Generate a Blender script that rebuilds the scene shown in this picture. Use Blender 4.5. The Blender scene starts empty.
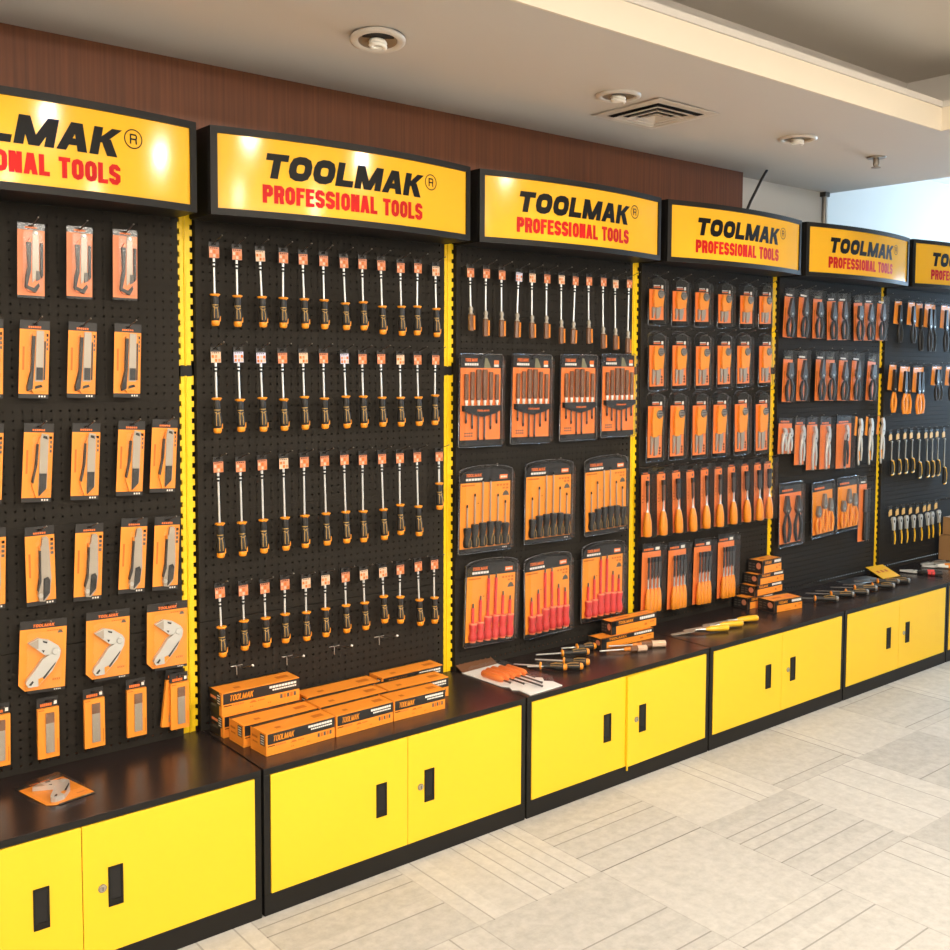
import bpy, math, random
from mathutils import Vector, Matrix
random.seed(7)
R = math.radians
SC = bpy.context.scene
COL = SC.collection

# ------------------------------------------------------------------ materials
def lin(c):
    c = c / 255.0
    return c / 12.92 if c <= 0.04045 else ((c + 0.055) / 1.055) ** 2.4

def mat(name, rgb, rough=0.5, metal=0.0, var=0.10, scale=9.0, spec=0.5, coat=0.0):
    """procedural paint / plastic / metal: base colour broken up by a soft noise"""
    m = bpy.data.materials.new(name); m.use_nodes = True
    nt = m.node_tree; b = nt.nodes['Principled BSDF']
    c = [lin(v) for v in rgb]
    n = nt.nodes.new('ShaderNodeTexNoise'); n.inputs['Scale'].default_value = scale; n.inputs['Detail'].default_value = 3
    tc = nt.nodes.new('ShaderNodeTexCoord'); nt.links.new(tc.outputs['Object'], n.inputs['Vector'])
    r = nt.nodes.new('ShaderNodeValToRGB')
    r.color_ramp.elements[0].position = 0.3; r.color_ramp.elements[1].position = 0.7
    r.color_ramp.elements[0].color = [v * (1 - var) for v in c] + [1]
    r.color_ramp.elements[1].color = [min(1, v * (1 + var)) for v in c] + [1]
    nt.links.new(n.outputs['Fac'], r.inputs['Fac']); nt.links.new(r.outputs['Color'], b.inputs['Base Color'])
    b.inputs['Roughness'].default_value = rough; b.inputs['Metallic'].default_value = metal
    b.inputs['Specular IOR Level'].default_value = spec
    if coat:
        b.inputs['Coat Weight'].default_value = coat; b.inputs['Coat Roughness'].default_value = 0.12
    return m

def clear(name, fac=0.10, rough=0.12, tint=(1, 1, 1)):
    """thin clear plastic: mostly see-through with a glossy skin"""
    m = bpy.data.materials.new(name); m.use_nodes = True
    nt = m.node_tree; nt.nodes.remove(nt.nodes['Principled BSDF'])
    t = nt.nodes.new('ShaderNodeBsdfTransparent'); t.inputs['Color'].default_value = (*tint, 1)
    g = nt.nodes.new('ShaderNodeBsdfGlossy'); g.inputs['Roughness'].default_value = rough
    lw = nt.nodes.new('ShaderNodeLayerWeight'); lw.inputs['Blend'].default_value = 0.25
    ma = nt.nodes.new('ShaderNodeMath'); ma.operation = 'MULTIPLY_ADD'
    ma.inputs[1].default_value = 0.14; ma.inputs[2].default_value = fac
    nt.links.new(lw.outputs['Facing'], ma.inputs[0])
    mx = nt.nodes.new('ShaderNodeMixShader')
    nt.links.new(ma.outputs[0], mx.inputs[0]); nt.links.new(t.outputs[0], mx.inputs[1]); nt.links.new(g.outputs[0], mx.inputs[2])
    nt.links.new(mx.outputs[0], nt.nodes['Material Output'].inputs['Surface'])
    return m

M = {}
def defmats():
    M['yellow'] = mat('cabinet_yellow', (246, 199, 36), 0.45, var=0.015, scale=2)
    M['black'] = mat('black_powder_coat', (24, 22, 20), 0.5, var=0.06, spec=0.3)
    M['top'] = mat('dark_laminate', (44, 36, 34), 0.27, var=0.12, scale=14)
    M['peg'] = mat('pegboard_black', (43, 39, 34), 0.75, var=0.05, scale=4, spec=0.15)
    M['post'] = mat('post_yellow', (250, 206, 20), 0.4, var=0.03)
    M['pit'] = mat('recess_black', (20, 18, 17), 0.7)
    M['signface'] = mat('sign_yellow', (246, 184, 44), 0.13, var=0.02, scale=2, spec=0.35)
    M['ink'] = mat('black_ink', (16, 14, 13), 0.5, spec=0.2)
    M['red'] = mat('red_ink', (196, 26, 18), 0.5, spec=0.2)
    M['orange'] = mat('card_orange', (248, 150, 46), 0.45, var=0.03)
    M['orangered'] = mat('card_red_orange', (246, 132, 64), 0.4, var=0.04)
    M['salmon'] = mat('card_salmon', (232, 136, 84), 0.4, var=0.04)
    M['dorange'] = mat('print_dark_orange', (206, 108, 24), 0.5)
    M['hdr'] = mat('card_black', (38, 35, 33), 0.42)
    M['white'] = mat('print_white', (236, 230, 220), 0.5)
    M['paper'] = mat('white_paper', (240, 236, 230), 0.6, var=0.03)
    M['brand'] = mat('print_orange', (244, 122, 48), 0.5)
    M['grey'] = mat('print_grey', (92, 84, 76), 0.5)
    M['steel'] = mat('brushed_steel', (200, 196, 190), 0.32, metal=1.0, var=0.06, scale=40)
    M['blade'] = mat('grey_blade', (172, 160, 144), 0.4, metal=0.35, var=0.06)
    M['silver'] = mat('cast_silver', (206, 204, 198), 0.38, metal=0.45, var=0.06)
    M['dsteel'] = mat('dark_steel', (96, 92, 88), 0.38, metal=0.8)
    M['grip'] = mat('black_rubber', (36, 33, 30), 0.5, var=0.1)
    M['gripline'] = mat('tan_inlay', (186, 146, 78), 0.5)
    M['guard'] = mat('orange_plastic', (240, 148, 30), 0.38)
    M['handle'] = mat('orange_handle', (250, 150, 36), 0.32, var=0.04)
    M['yhandle'] = mat('yellow_handle', (246, 188, 40), 0.3, var=0.04)
    M['vde'] = mat('red_insulation', (222, 62, 58), 0.4)
    M['vde2'] = mat('pale_red_insulation', (238, 132, 92), 0.4)
    M['brown'] = mat('clear_brown_handle', (122, 84, 60), 0.22, coat=0.5)
    M['amber'] = mat('amber_handle', (222, 130, 44), 0.25, coat=0.5)
    M['chrome'] = mat('bright_chrome', (226, 224, 220), 0.3, metal=0.5, var=0.04)
    M['rim'] = clear('tray_rim_plastic', 0.22, 0.2, (0.9, 0.92, 0.95))
    M['tan'] = mat('tan_tag', (228, 178, 96), 0.5)
    M['cboard'] = mat('cardboard', (158, 118, 74), 0.75, var=0.06)
    M['tape'] = mat('parcel_tape', (128, 100, 66), 0.35)
    M['clear'] = clear('clear_blister', 0.035, 0.16)
    M['tray'] = clear('smoky_tray', 0.035, 0.16, (0.96, 0.965, 0.975))
    M['bag'] = clear('blue_plastic_bag', 0.5, 0.35, (0.72, 0.84, 0.95))
    M['white_paint'] = mat('ceiling_white', (206, 199, 190), 0.85, var=0.01, scale=1.5)
    M['cove'] = mat('fascia_cream', (222, 210, 190), 0.8, var=0.01, scale=1.5)
    M['wallwhite'] = mat('wall_white', (228, 226, 222), 0.85, var=0.01, scale=1.5)
    M['trimw'] = mat('white_enamel', (212, 204, 194), 0.35, var=0.02)
    M['gun'] = mat('grey_metal', (150, 142, 132), 0.4, metal=0.6)
    M['label'] = mat('tag_label', (206, 128, 92), 0.3)
    M['label_pale'] = mat('tag_label_pale', (226, 190, 160), 0.3)
    M['label_blue'] = mat('tag_label_blue', (206, 204, 226), 0.25)
    M['blue'] = mat('header_blue', (84, 112, 160), 0.4)
    M['olive'] = mat('header_olive', (128, 124, 96), 0.4)
    M['lamp'] = mat('lamp_glass', (240, 236, 226), 0.3)

    # wood veneer wall: fine vertical grain
    m = bpy.data.materials.new('red_brown_veneer'); m.use_nodes = True; nt = m.node_tree; b = nt.nodes['Principled BSDF']
    tc = nt.nodes.new('ShaderNodeTexCoord'); mp = nt.nodes.new('ShaderNodeMapping'); mp.inputs['Scale'].default_value = (46, 46, 0.9)
    n = nt.nodes.new('ShaderNodeTexNoise'); n.inputs['Scale'].default_value = 2.2; n.inputs['Detail'].default_value = 4
    r = nt.nodes.new('ShaderNodeValToRGB')
    r.color_ramp.elements[0].position = 0.3; r.color_ramp.elements[1].position = 0.72
    r.color_ramp.elements[0].color = (lin(98), lin(56), lin(32), 1); r.color_ramp.elements[1].color = (lin(128), lin(74), lin(42), 1)
    nt.links.new(tc.outputs['Object'], mp.inputs['Vector']); nt.links.new(mp.outputs[0], n.inputs['Vector'])
    nt.links.new(n.outputs['Fac'], r.inputs['Fac']); nt.links.new(r.outputs['Color'], b.inputs['Base Color'])
    b.inputs['Roughness'].default_value = 0.5; M['veneer'] = m

    # carpet tiles laid quarter-turned, thin dark ribs along each tile
    m = bpy.data.materials.new('carpet_tiles'); m.use_nodes = True; nt = m.node_tree; b = nt.nodes['Principled BSDF']
    N = lambda t: nt.nodes.new(t)
    def math_(op, a, c=None, d=None):
        x = N('ShaderNodeMath'); x.operation = op
        for i, v in enumerate((a, c, d)):
            if v is None: continue
            if hasattr(v, 'is_linked'): nt.links.new(v, x.inputs[i])
            else: x.inputs[i].default_value = v
        return x.outputs[0]
    geo = N('ShaderNodeTexCoord'); sx = N('ShaderNodeSeparateXYZ'); nt.links.new(geo.outputs['Object'], sx.inputs[0])
    u = math_('DIVIDE', math_('ADD', sx.outputs[0], -0.975 + 49), 0.49); v = math_('DIVIDE', math_('ADD', sx.outputs[1], 0.83 + 49), 0.49)
    iu = math_('FLOOR', u); iv = math_('FLOOR', v); fu = math_('FRACT', u); fv = math_('FRACT', v)
    par = math_('MODULO', math_('ADD', iu, iv), 2.0)
    # across = the coordinate across the ribs
    across = math_('ADD', math_('MULTIPLY', par, fu), math_('MULTIPLY', math_('SUBTRACT', 1.0, par), fv))
    along = math_('ADD', math_('MULTIPLY', par, fv), math_('MULTIPLY', math_('SUBTRACT', 1.0, par), fu))
    band = math_('MULTIPLY', across, 9.0); ib = math_('FLOOR', band); fb = math_('FRACT', band)
    wn = N('ShaderNodeTexWhiteNoise'); wn.noise_dimensions = '3D'
    cb = N('ShaderNodeCombineXYZ'); nt.links.new(iu, cb.inputs[0]); nt.links.new(iv, cb.inputs[1]); nt.links.new(ib, cb.inputs[2])
    nt.links.new(cb.outputs[0], wn.inputs['Vector'])
    has = math_('GREATER_THAN', wn.outputs['Value'], 0.70)
    line = math_('LESS_THAN', fb, 0.10)
    rib = math_('MULTIPLY', math_('MULTIPLY', has, line), math_('GREATER_THAN', math_('ADD', along, wn.outputs['Value']), 0.72))
    wt = N('ShaderNodeTexWhiteNoise'); wt.noise_dimensions = '2D'
    ct = N('ShaderNodeCombineXYZ'); nt.links.new(iu, ct.inputs[0]); nt.links.new(iv, ct.inputs[1]); nt.links.new(ct.outputs[0], wt.inputs['Vector'])
    edge = math_('LESS_THAN', math_('MINIMUM', fu, fv), 0.009)
    nz = N('ShaderNodeTexNoise'); nz.inputs['Scale'].default_value = 26; nz.inputs['Detail'].default_value = 6; nz.inputs['Roughness'].default_value = 0.7
    nt.links.new(geo.outputs['Object'], nz.inputs['Vector'])
    val = math_('ADD', math_('MULTIPLY', wt.outputs['Value'], 0.07), math_('MULTIPLY', nz.outputs['Fac'], 0.44))
    val = math_('ADD', val, math_('MULTIPLY', par, 0.05))
    val = math_('ADD', val, math_('MULTIPLY', wn.outputs['Value'], 0.05))
    val = math_('ADD', val, 0.27)
    val = math_('SUBTRACT', val, math_('MULTIPLY', math_('MULTIPLY', rib, nz.outputs['Fac']), 0.52)); val = math_('SUBTRACT', val, math_('MULTIPLY', edge, 0.12))
    rr = N('ShaderNodeValToRGB'); rr.color_ramp.elements[0].color = (lin(70), lin(64), lin(58), 1); rr.color_ramp.elements[1].color = (lin(212), lin(208), lin(200), 1)
    rr.color_ramp.elements[1].position = 0.85
    nt.links.new(val, rr.inputs['Fac']); nt.links.new(rr.outputs['Color'], b.inputs['Base Color']); b.inputs['Roughness'].default_value = 0.9
    M['carpet'] = m
defmats()

# ------------------------------------------------------------------ mesh helpers
class MB:
    def __init__(s, *mats): s.v = []; s.f = []; s.m = []; s.s = []; s.mats = list(mats)
    def mi(s, m):
        if m not in s.mats: s.mats.append(m)
        return s.mats.index(m)
    def add(s, vs, fs, m, smooth=False):
        o = len(s.v); s.v += [tuple(v) for v in vs]; k = s.mi(m)
        for f in fs: s.f.append([o + i for i in f]); s.m.append(k); s.s.append(smooth)
        return s
    def box(s, x0, x1, y0, y1, z0, z1, m):
        v = [(x, y, z) for z in (z0, z1) for y in (y0, y1) for x in (x0, x1)]
        return s.add(v, [(0, 2, 3, 1), (4, 5, 7, 6), (0, 1, 5, 4), (2, 6, 7, 3), (0, 4, 6, 2), (1, 3, 7, 5)], m)
    def prism(s, pts, y0, y1, m, taper=0.0):
        """polygon in (x,z), extruded from y0 (front) to y1 (back); taper pulls the front in"""
        a = sum(pts[i][0] * pts[(i + 1) % len(pts)][1] - pts[(i + 1) % len(pts)][0] * pts[i][1] for i in range(len(pts)))
        if a < 0: pts = pts[::-1]
        n = len(pts); cx = sum(p[0] for p in pts) / n; cz = sum(p[1] for p in pts) / n
        fr = [(cx + (x - cx) * (1 - taper), y0, cz + (z - cz) * (1 - taper)) for x, z in pts]; bk = [(x, y1, z) for x, z in pts]
        return s.add(fr + bk, [tuple(range(n)), tuple(range(2 * n - 1, n - 1, -1))] + [(i, n + i, n + (i + 1) % n, (i + 1) % n) for i in range(n)], m)
    def flat(s, pts, y, m):
        a = sum(pts[i][0] * pts[(i + 1) % len(pts)][1] - pts[(i + 1) % len(pts)][0] * pts[i][1] for i in range(len(pts)))
        if a < 0: pts = pts[::-1]
        return s.add([(x, y, z) for x, z in pts], [tuple(range(len(pts)))], m)
    def rect(s, x0, x1, z0, z1, y, m): return s.flat([(x0, z0), (x1, z0), (x1, z1), (x0, z1)], y, m)
    def lathe(s, prof, m, cx=0, cy=0, n=12, sx=1.0, sy=1.0, axis='z', smooth=True):
        """prof [(r, h)] from low to high"""
        v = []; f = []
        for r, h in prof:
            for i in range(n):
                a = 2 * math.pi * (i + .5) / n; p = (r * math.cos(a) * sx, r * math.sin(a) * sy)
                v.append((cx + p[0], cy + p[1], h) if axis == 'z' else (h, cx + p[0], cy + p[1]) if axis == 'x' else (cx + p[0], h, cy - p[1]))
        for j in range(len(prof) - 1):
            for i in range(n): f.append((j * n + i, j * n + (i + 1) % n, (j + 1) * n + (i + 1) % n, (j + 1) * n + i))
        s.add(v, f, m, smooth)
        s.add(v[:n], [tuple(range(n - 1, -1, -1))], m); s.add(v[-n:], [tuple(range(n))], m)
        return s
    def tube(s, path, r, m, n=6, rs=None):
        P = [Vector(p) for p in path]; v = []; f = []
        for i, p in enumerate(P):
            d = (P[min(i + 1, len(P) - 1)] - P[max(i - 1, 0)]).normalized()
            a = d.cross(Vector((0, 0, 1)) if abs(d.z) < .9 else Vector((1, 0, 0))).normalized(); b = d.cross(a)
            q = rs[i] if rs else r
            for k in range(n):
                t = 2 * math.pi * k / n; v.append(p + a * q * math.cos(t) + b * q * math.sin(t))
        for j in range(len(P) - 1):
            for i in range(n): f.append((j * n + i, j * n + (i + 1) % n, (j + 1) * n + (i + 1) % n, (j + 1) * n + i))
        s.add(v, f, m, True); s.add(v[:n], [tuple(range(n - 1, -1, -1))], m); s.add(v[-n:], [tuple(range(n))], m)
        return s
    def build(s, name, parent=None, bevel=0.0):
        me = bpy.data.meshes.new(name); me.from_pydata(s.v, [], s.f); me.update()
        for m in s.mats: me.materials.append(M[m])
        me.polygons.foreach_set('material_index', s.m); me.polygons.foreach_set('use_smooth', s.s); me.update()
        o = bpy.data.objects.new(name, me); COL.objects.link(o)
        if parent: o.parent = parent
        if bevel:
            b = o.modifiers.new('soft_edge', 'BEVEL'); b.width = bevel; b.segments = 2; b.limit_method = 'ANGLE'
        return o

def tag(o, label, cat, group=None):
    o['label'] = label; o['category'] = cat
    if group: o['group'] = group
    return o
def struct(o): o['kind'] = 'structure'; return o
def empty(name, loc=(0, 0, 0)):
    o = bpy.data.objects.new(name, None); COL.objects.link(o); o.location = loc; o.empty_display_size = 0.02
    return o
KIDS = {}
def kids(o): return [c for c in bpy.data.objects if c.parent == o]
def clone(root):
    """a thing, its parts and their sub-parts"""
    r = root.copy(); COL.objects.link(r)
    tree = KIDS.setdefault(root.name, [(c, kids(c)) for c in kids(root)])
    for c, sub in tree:
        d = c.copy(); COL.objects.link(d); d.parent = r
        for g in sub: e = g.copy(); COL.objects.link(e); e.parent = d
    return r
PROTO = {}
def get(key, make):
    if key in PROTO: return clone(PROTO[key])
    PROTO[key] = make(); return PROTO[key]
def lying(o, x, y, z, ang): o.location = (x, y, z); o.rotation_euler = (0, 0, ang); return o

# ------------------------------------------------------------------ lettering (drawn as polygons)
def strokes(ch, w, h, t):
    """polygons of a capital letter in a w x h box, stem width t"""
    P = []; X = lambda u: t / 2 + u * (w - t); Z = lambda v: t / 2 + v * (h - t)
    def bar(x0, x1, z0, z1): P.append([(x0, z0), (x1, z0), (x1, z1), (x0, z1)])
    def dia(xa, za, xb, zb, k=1.0):
        q = t * k / 2; P.append([(xa - q, za), (xa + q, za), (xb + q, zb), (xb - q, zb)])
    def ring(pts, closed=True):
        n = len(pts); L = []; Rr = []
        for i in range(n):
            a = Vector(pts[(i - 1) % n]) if closed or i else None; b = Vector(pts[i]); c = Vector(pts[(i + 1) % n]) if closed or i < n - 1 else None
            d1 = (b - a).normalized() if a is not None else None; d2 = (c - b).normalized() if c is not None else None
            if d1 is None: d1 = d2
            if d2 is None: d2 = d1
            n1 = Vector((-d1.y, d1.x)); n2 = Vector((-d2.y, d2.x)); mm = (n1 + n2); mm = mm / max(.5, mm.length_squared / 2) if mm.length > .1 else n1
            L.append(b + mm * t / 2); Rr.append(b - mm * t / 2)
        for i in range(n if closed else n - 1):
            j = (i + 1) % n; P.append([tuple(Rr[i]), tuple(Rr[j]), tuple(L[j]), tuple(L[i])])
    c = min(.28 * w, .22 * h)
    def rr(x0, x1, z0, z1, k):  # rounded rectangle centreline
        return [(x0 + k, z0), (x1 - k, z0), (x1 - k * .3, z0 + k * .3), (x1, z0 + k), (x1, z1 - k), (x1 - k * .3, z1 - k * .3), (x1 - k, z1), (x0 + k, z1), (x0 + k * .3, z1 - k * .3), (x0, z1 - k), (x0, z0 + k), (x0 + k * .3, z0 + k * .3)]
    if ch == 'T': bar(0, w, h - t * .85, h); bar(w / 2 - t / 2, w / 2 + t / 2, 0, h)
    elif ch == 'I': bar(0, t, 0, h)
    elif ch == 'L': bar(0, t, 0, h); bar(0, w, 0, t * .85)
    elif ch == 'F': bar(0, t, 0, h); bar(0, w, h - t * .85, h); bar(0, w * .88, h * .44, h * .44 + t * .8)
    elif ch == 'E': bar(0, t, 0, h); bar(0, w, h - t * .85, h); bar(0, w, 0, t * .85); bar(0, w * .9, h * .43, h * .43 + t * .8)
    elif ch == 'O': ring(rr(X(0), X(1), Z(0), Z(1), c))
    elif ch == 'P': bar(0, t, 0, h); ring([(t * .4, h * .42 + t * .2), (X(1) - c * .5, h * .42 + t * .2), (X(1), h * .42 + c * .5 + t * .2), (X(1), Z(1) - c * .5), (X(1) - c * .5, Z(1)), (t * .4, Z(1))], False)
    elif ch == 'R':
        bar(0, t, 0, h); ring([(t * .4, h * .46 + t * .1), (X(1) - c * .5, h * .46 + t * .1), (X(1), h * .46 + c * .5), (X(1), Z(1) - c * .5), (X(1) - c * .5, Z(1)), (t * .4, Z(1))], False); dia(w - t * .5, 0, w - t * .75, h * .46)
    elif ch == 'N': bar(0, t, 0, h); bar(w - t, w, 0, h); dia(w - t * .62, 0, t * .62, h, 1.15)
    elif ch == 'M': bar(0, t, 0, h); bar(w - t, w, 0, h); dia(w / 2, 0, t * .6, h, 1.1); dia(w / 2, 0, w - t * .6, h, 1.1)
    elif ch == 'A': dia(t * .5, 0, w / 2 - t * .1, h, 1.05); dia(w - t * .5, 0, w / 2 + t * .1, h, 1.05); bar(w * .25, w * .75, h * .2, h * .2 + t * .75)
    elif ch == 'K': bar(0, t, 0, h); dia(t * .9, h * .45, w - t * .6, h, 1.15); dia(w - t * .6, 0, t * 1.5, h * .6, 1.2)
    elif ch == 'S':
        m_ = h / 2; ring([(X(1), h * .70), (X(1), Z(1) - c * .6), (X(1) - c * .6, Z(1)), (X(0) + c * .6, Z(1)), (X(0), Z(1) - c * .6), (X(0), m_ + c * .55), (X(0) + c * .5, m_ + t * .15), (X(1) - c * .5, m_ - t * .15), (X(1), m_ - c * .55), (X(1), Z(0) + c * .6), (X(1) - c * .6, Z(0)), (X(0) + c * .6, Z(0)), (X(0), Z(0) + c * .6), (X(0), h * .30)], False)
    return P
REL = {'I': .5, 'M': 1.35, 'T': .95, 'L': .85, 'F': .88, 'E': .9, 'A': 1.08, 'K': 1.05, ' ': .5}
def text(mb, st, x0, x1, z0, h, put, m, tk=.30, gap=.10, shear=0.0):
    """letters of st across x0..x1; put(x, z) gives the 3-D point"""
    tot = sum(REL.get(c, 1) + gap for c in st) - gap; k = (x1 - x0 - shear * h) / tot; x = x0
    for c in st:
        w = REL.get(c, 1) * k
        if c != ' ':
            t = min(tk * k, h * .34)
            for p in strokes(c, w if c != 'I' else max(t, w * .8), h, t):
                a = sum(p[i][0] * p[(i + 1) % len(p)][1] - p[(i + 1) % len(p)][0] * p[i][1] for i in range(len(p)))
                if a < 0: p = p[::-1]
                mb.add([put(x + px + pz * shear, z0 + pz) for px, pz in p], [tuple(range(len(p)))], m)
        x += w + gap * k
def brandtext(mb, x0, x1, z0, h, y, m): text(mb, 'TOOLMAK', x0, x1, z0, h, lambda x, z: (x, y, z), m, .30, .10, .18)
def specks(mb, x0, x1, z, h, y, m, n=5, fill=.7):
    """a line of fine print too small to read"""
    k = (x1 - x0) / n
    for i in range(n): mb.rect(x0 + i * k, x0 + (i + fill) * k, z, z + h, y, m)
# ------------------------------------------------------------------ the setting
ZC = 2.512          # soffit height
def setting():
    b = MB(); b.box(-3.6, 8.3, -6.6, 1.5, -0.08, 0, 'carpet'); struct(b.build('floor'))
    b = MB(); b.box(-3.6, 2.80, 0.06, 0.13, 0, ZC, 'veneer'); struct(b.build('wall_back'))
    b = MB(); b.box(2.80, 3.64, 0.135, 0.20, 0, ZC, 'wallwhite'); struct(b.build('wall_alcove'))
    b = MB(); b.box(3.58, 3.64, 0.20, 0.80, 0, 2.95, 'wallwhite'); b.box(3.58, 7.8, 0.80, 0.86, 0, 2.95, 'wallwhite'); struct(b.build('wall_recess'))
    b = MB(); b.box(-3.6, -3.54, -6.6, 0.06, 0, 2.9, 'wallwhite'); struct(b.build('wall_left'))
    b = MB(); b.box(-3.6, 7.8, -6.6, -6.54, 0, 2.95, 'wallwhite'); struct(b.build('wall_front'))
    # end wall with a wide window
    b = MB(); x0, x1 = 7.8, 7.88
    b.box(x0, x1, -6.6, -1.3, 0, 2.95, 'wallwhite'); b.box(x0, x1, 0.55, 0.86, 0, 2.95, 'wallwhite')
    b.box(x0, x1, -1.3, 0.55, 0, 0.95, 'wallwhite'); b.box(x0, x1, -1.3, 0.55, 2.4, 2.95, 'wallwhite'); struct(b.build('wall_right'))
    w = MB(); w.box(7.83, 7.85, -1.3, 0.55, 0.95, 2.4, 'clear'); w = struct(w.build('window_1'))
    f = MB()
    for y in (-1.3, -0.40, 0.50): f.box(7.81, 7.87, y, y + 0.05, 0.95, 2.4, 'trimw')
    f.box(7.81, 7.87, -1.3, 0.55, 0.95, 1.0, 'trimw'); f.box(7.81, 7.87, -1.3, 0.55, 2.35, 2.4, 'trimw'); f.build('window_frame', w)
    # ceiling: soffit round a recess, higher ceiling beyond it
    b = MB()
    b.box(-3.6, 3.64, -0.989, 0.20, ZC, ZC + 0.10, 'white_paint'); b.box(2.656, 3.64, -6.6, -0.989, ZC, ZC + 0.10, 'white_paint')
    b.box(3.58, 3.64, -6.6, 0.80, ZC + 0.10, 2.95, 'white_paint'); struct(b.build('ceiling'))
    b = MB(); b.box(-3.6, 2.95, -6.6, -0.66, 2.80, 2.86, 'white_paint'); b.box(-3.6, 2.95, -0.70, -0.66, ZC + 0.1, 2.80, 'white_paint')
    b.box(2.92, 2.95, -6.6, -0.70, ZC + 0.1, 2.80, 'white_paint'); struct(b.build('ceiling_recess'))
    b = MB(); b.box(3.58, 7.88, -6.6, 0.86, 2.95, 3.0, 'white_paint'); struct(b.build('ceiling_far'))
    b = MB(); b.box(-3.6, 2.656, -0.996, -0.988, ZC - 0.001, 2.60, 'cove'); b.box(2.650, 2.658, -6.6, -0.988, ZC - 0.001, 2.60, 'cove')
    b.box(-3.6, 2.66, -1.004, -0.985, 2.60, 2.622, 'white_paint'); b.box(2.642, 2.662, -6.6, -0.985, 2.60, 2.622, 'white_paint'); struct(b.build('trim_1'))
setting()

# ------------------------------------------------------------------ ceiling fittings
def downlight(x, y, label, drop=0.0):
    o = tag(empty('downlight', (x, y, ZC)), label, 'ceiling light', 'downlights in the soffit')
    b = MB(); n = 28
    def ring(prof, m):
        v = []; f = []
        for r, h in prof:
            for i in range(n): a = 2 * math.pi * i / n; v.append((r * math.cos(a), r * math.sin(a), h))
        for j in range(len(prof) - 1):
            for i in range(n): f.append((j * n + i, (j + 1) * n + i, (j + 1) * n + (i + 1) % n, j * n + (i + 1) % n))
        b.add(v, f, m, True)
    ring([(.078, -.0005), (.078, -.006), (.070, -.010), (.058, -.009), (.055, -.004)], 'trimw')
    t = b.build('trim_ring', o); b = MB()
    ring([(.055, -.005), (.045, -.0015), (.02, -.0010), (.001, -.0010)], 'gun'); rf = b.build('reflector', o)
    p = []
    for i in range(40):
        a = i / 40 * 4 * math.pi; p.append((.020 * math.cos(a), .020 * math.sin(a), -.004 - .020 * i / 40))
    l = MB().tube(p, .0065, 'lamp', 6).build('spiral_bulb', o)
    if drop:
        for q in (t, rf, l): q.location.z = -drop * .5; q.rotation_euler = (R(-7), R(4), 0)
        c = MB(); c.lathe([(.06, -.012), (.06, -.0005)], 'pit', n=20); c.build('can', o)
    return o
downlight(0.343, -0.531, 'white downlight hanging slightly loose from the soffit above the screwdriver panel', 0.024)
downlight(1.319, -0.530, 'white downlight with spiral bulb beside the square air vent')
downlight(2.351, -0.546, 'white downlight in the soffit between the air vent and the sprinkler')

v = tag(empty('air_vent', (1.612, -0.438, ZC)), 'square white four-way air vent in the ceiling', 'air vent')
b = MB(); r = .168
for k, (a, f, c) in enumerate([(r, r - .004, .126), (.121, .108, .094), (.087, .075, .062), (.055, .044, .032)]):
    zo, zf, zi = ((-.004, -.006, -.006), (-.016, -.016, -.005), (-.018, -.018, -.006), (-.019, -.019, -.007))[k]
    L = [[(q, q, z_), (-q, q, z_), (-q, -q, z_), (q, -q, z_)] for q, z_ in ((a, zo), (f, zf), (c, zi))]
    vs = L[0] + L[1] + L[2]
    b.add(vs, [(4 * m_ + i, 4 * m_ + (i + 1) % 4, 4 * m_ + 4 + (i + 1) % 4, 4 * m_ + 4 + i) for m_ in (0, 1) for i in range(4)], 'trimw')
b.add([(.032, .032, -.017), (-.032, .032, -.017), (-.032, -.032, -.017), (.032, -.032, -.017), (0, 0, -.004)], [(0, 1, 4), (1, 2, 4), (2, 3, 4), (3, 0, 4)], 'trimw')
b.build('louvre_frame', v)
MB().box(-.14, .14, -.14, .14, -.0015, -.0005, 'pit').build('duct_opening', v)

s = tag(empty('sprinkler', (2.936, -0.555, ZC)), 'chrome fire sprinkler head hanging from the soffit', 'sprinkler')
MB().lathe([(.040, -.006), (.042, -.001)], 'gun', n=20).build('escutcheon', s)
b = MB(); b.lathe([(.010, -.040), (.014, -.03), (.012, -.006)], 'gun', n=12); b.lathe([(.020, -.048), (.021, -.045)], 'gun', n=16)
b.tube([(.012, 0, -.03), (.015, 0, -.04), (.004, 0, -.047)], .003, 'gun'); b.tube([(-.012, 0, -.03), (-.015, 0, -.04), (-.004, 0, -.047)], .003, 'gun'); b.build('nozzle', s)

b = MB(); b.tube([(3.585, .120, 2.0), (3.585, .120, 2.495)], .012, 'gun', 10); b.box(3.565, 3.605, .10, .135, 2.487, 2.511, 'dsteel')
tag(b.build('pipe'), 'thin grey vertical pipe in the white wall corner above the signs', 'pipe')
b = MB(); b.tube([(2.615, -.10, 2.285), (2.65, -.098, 2.34), (2.70, -.09, 2.395), (2.77, -.07, 2.46), (2.834, -.052, 2.511)], .0065, 'grip', 8)
tag(b.build('power_cable'), 'black cable running from a yellow sign up into the ceiling', 'cable')

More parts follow.
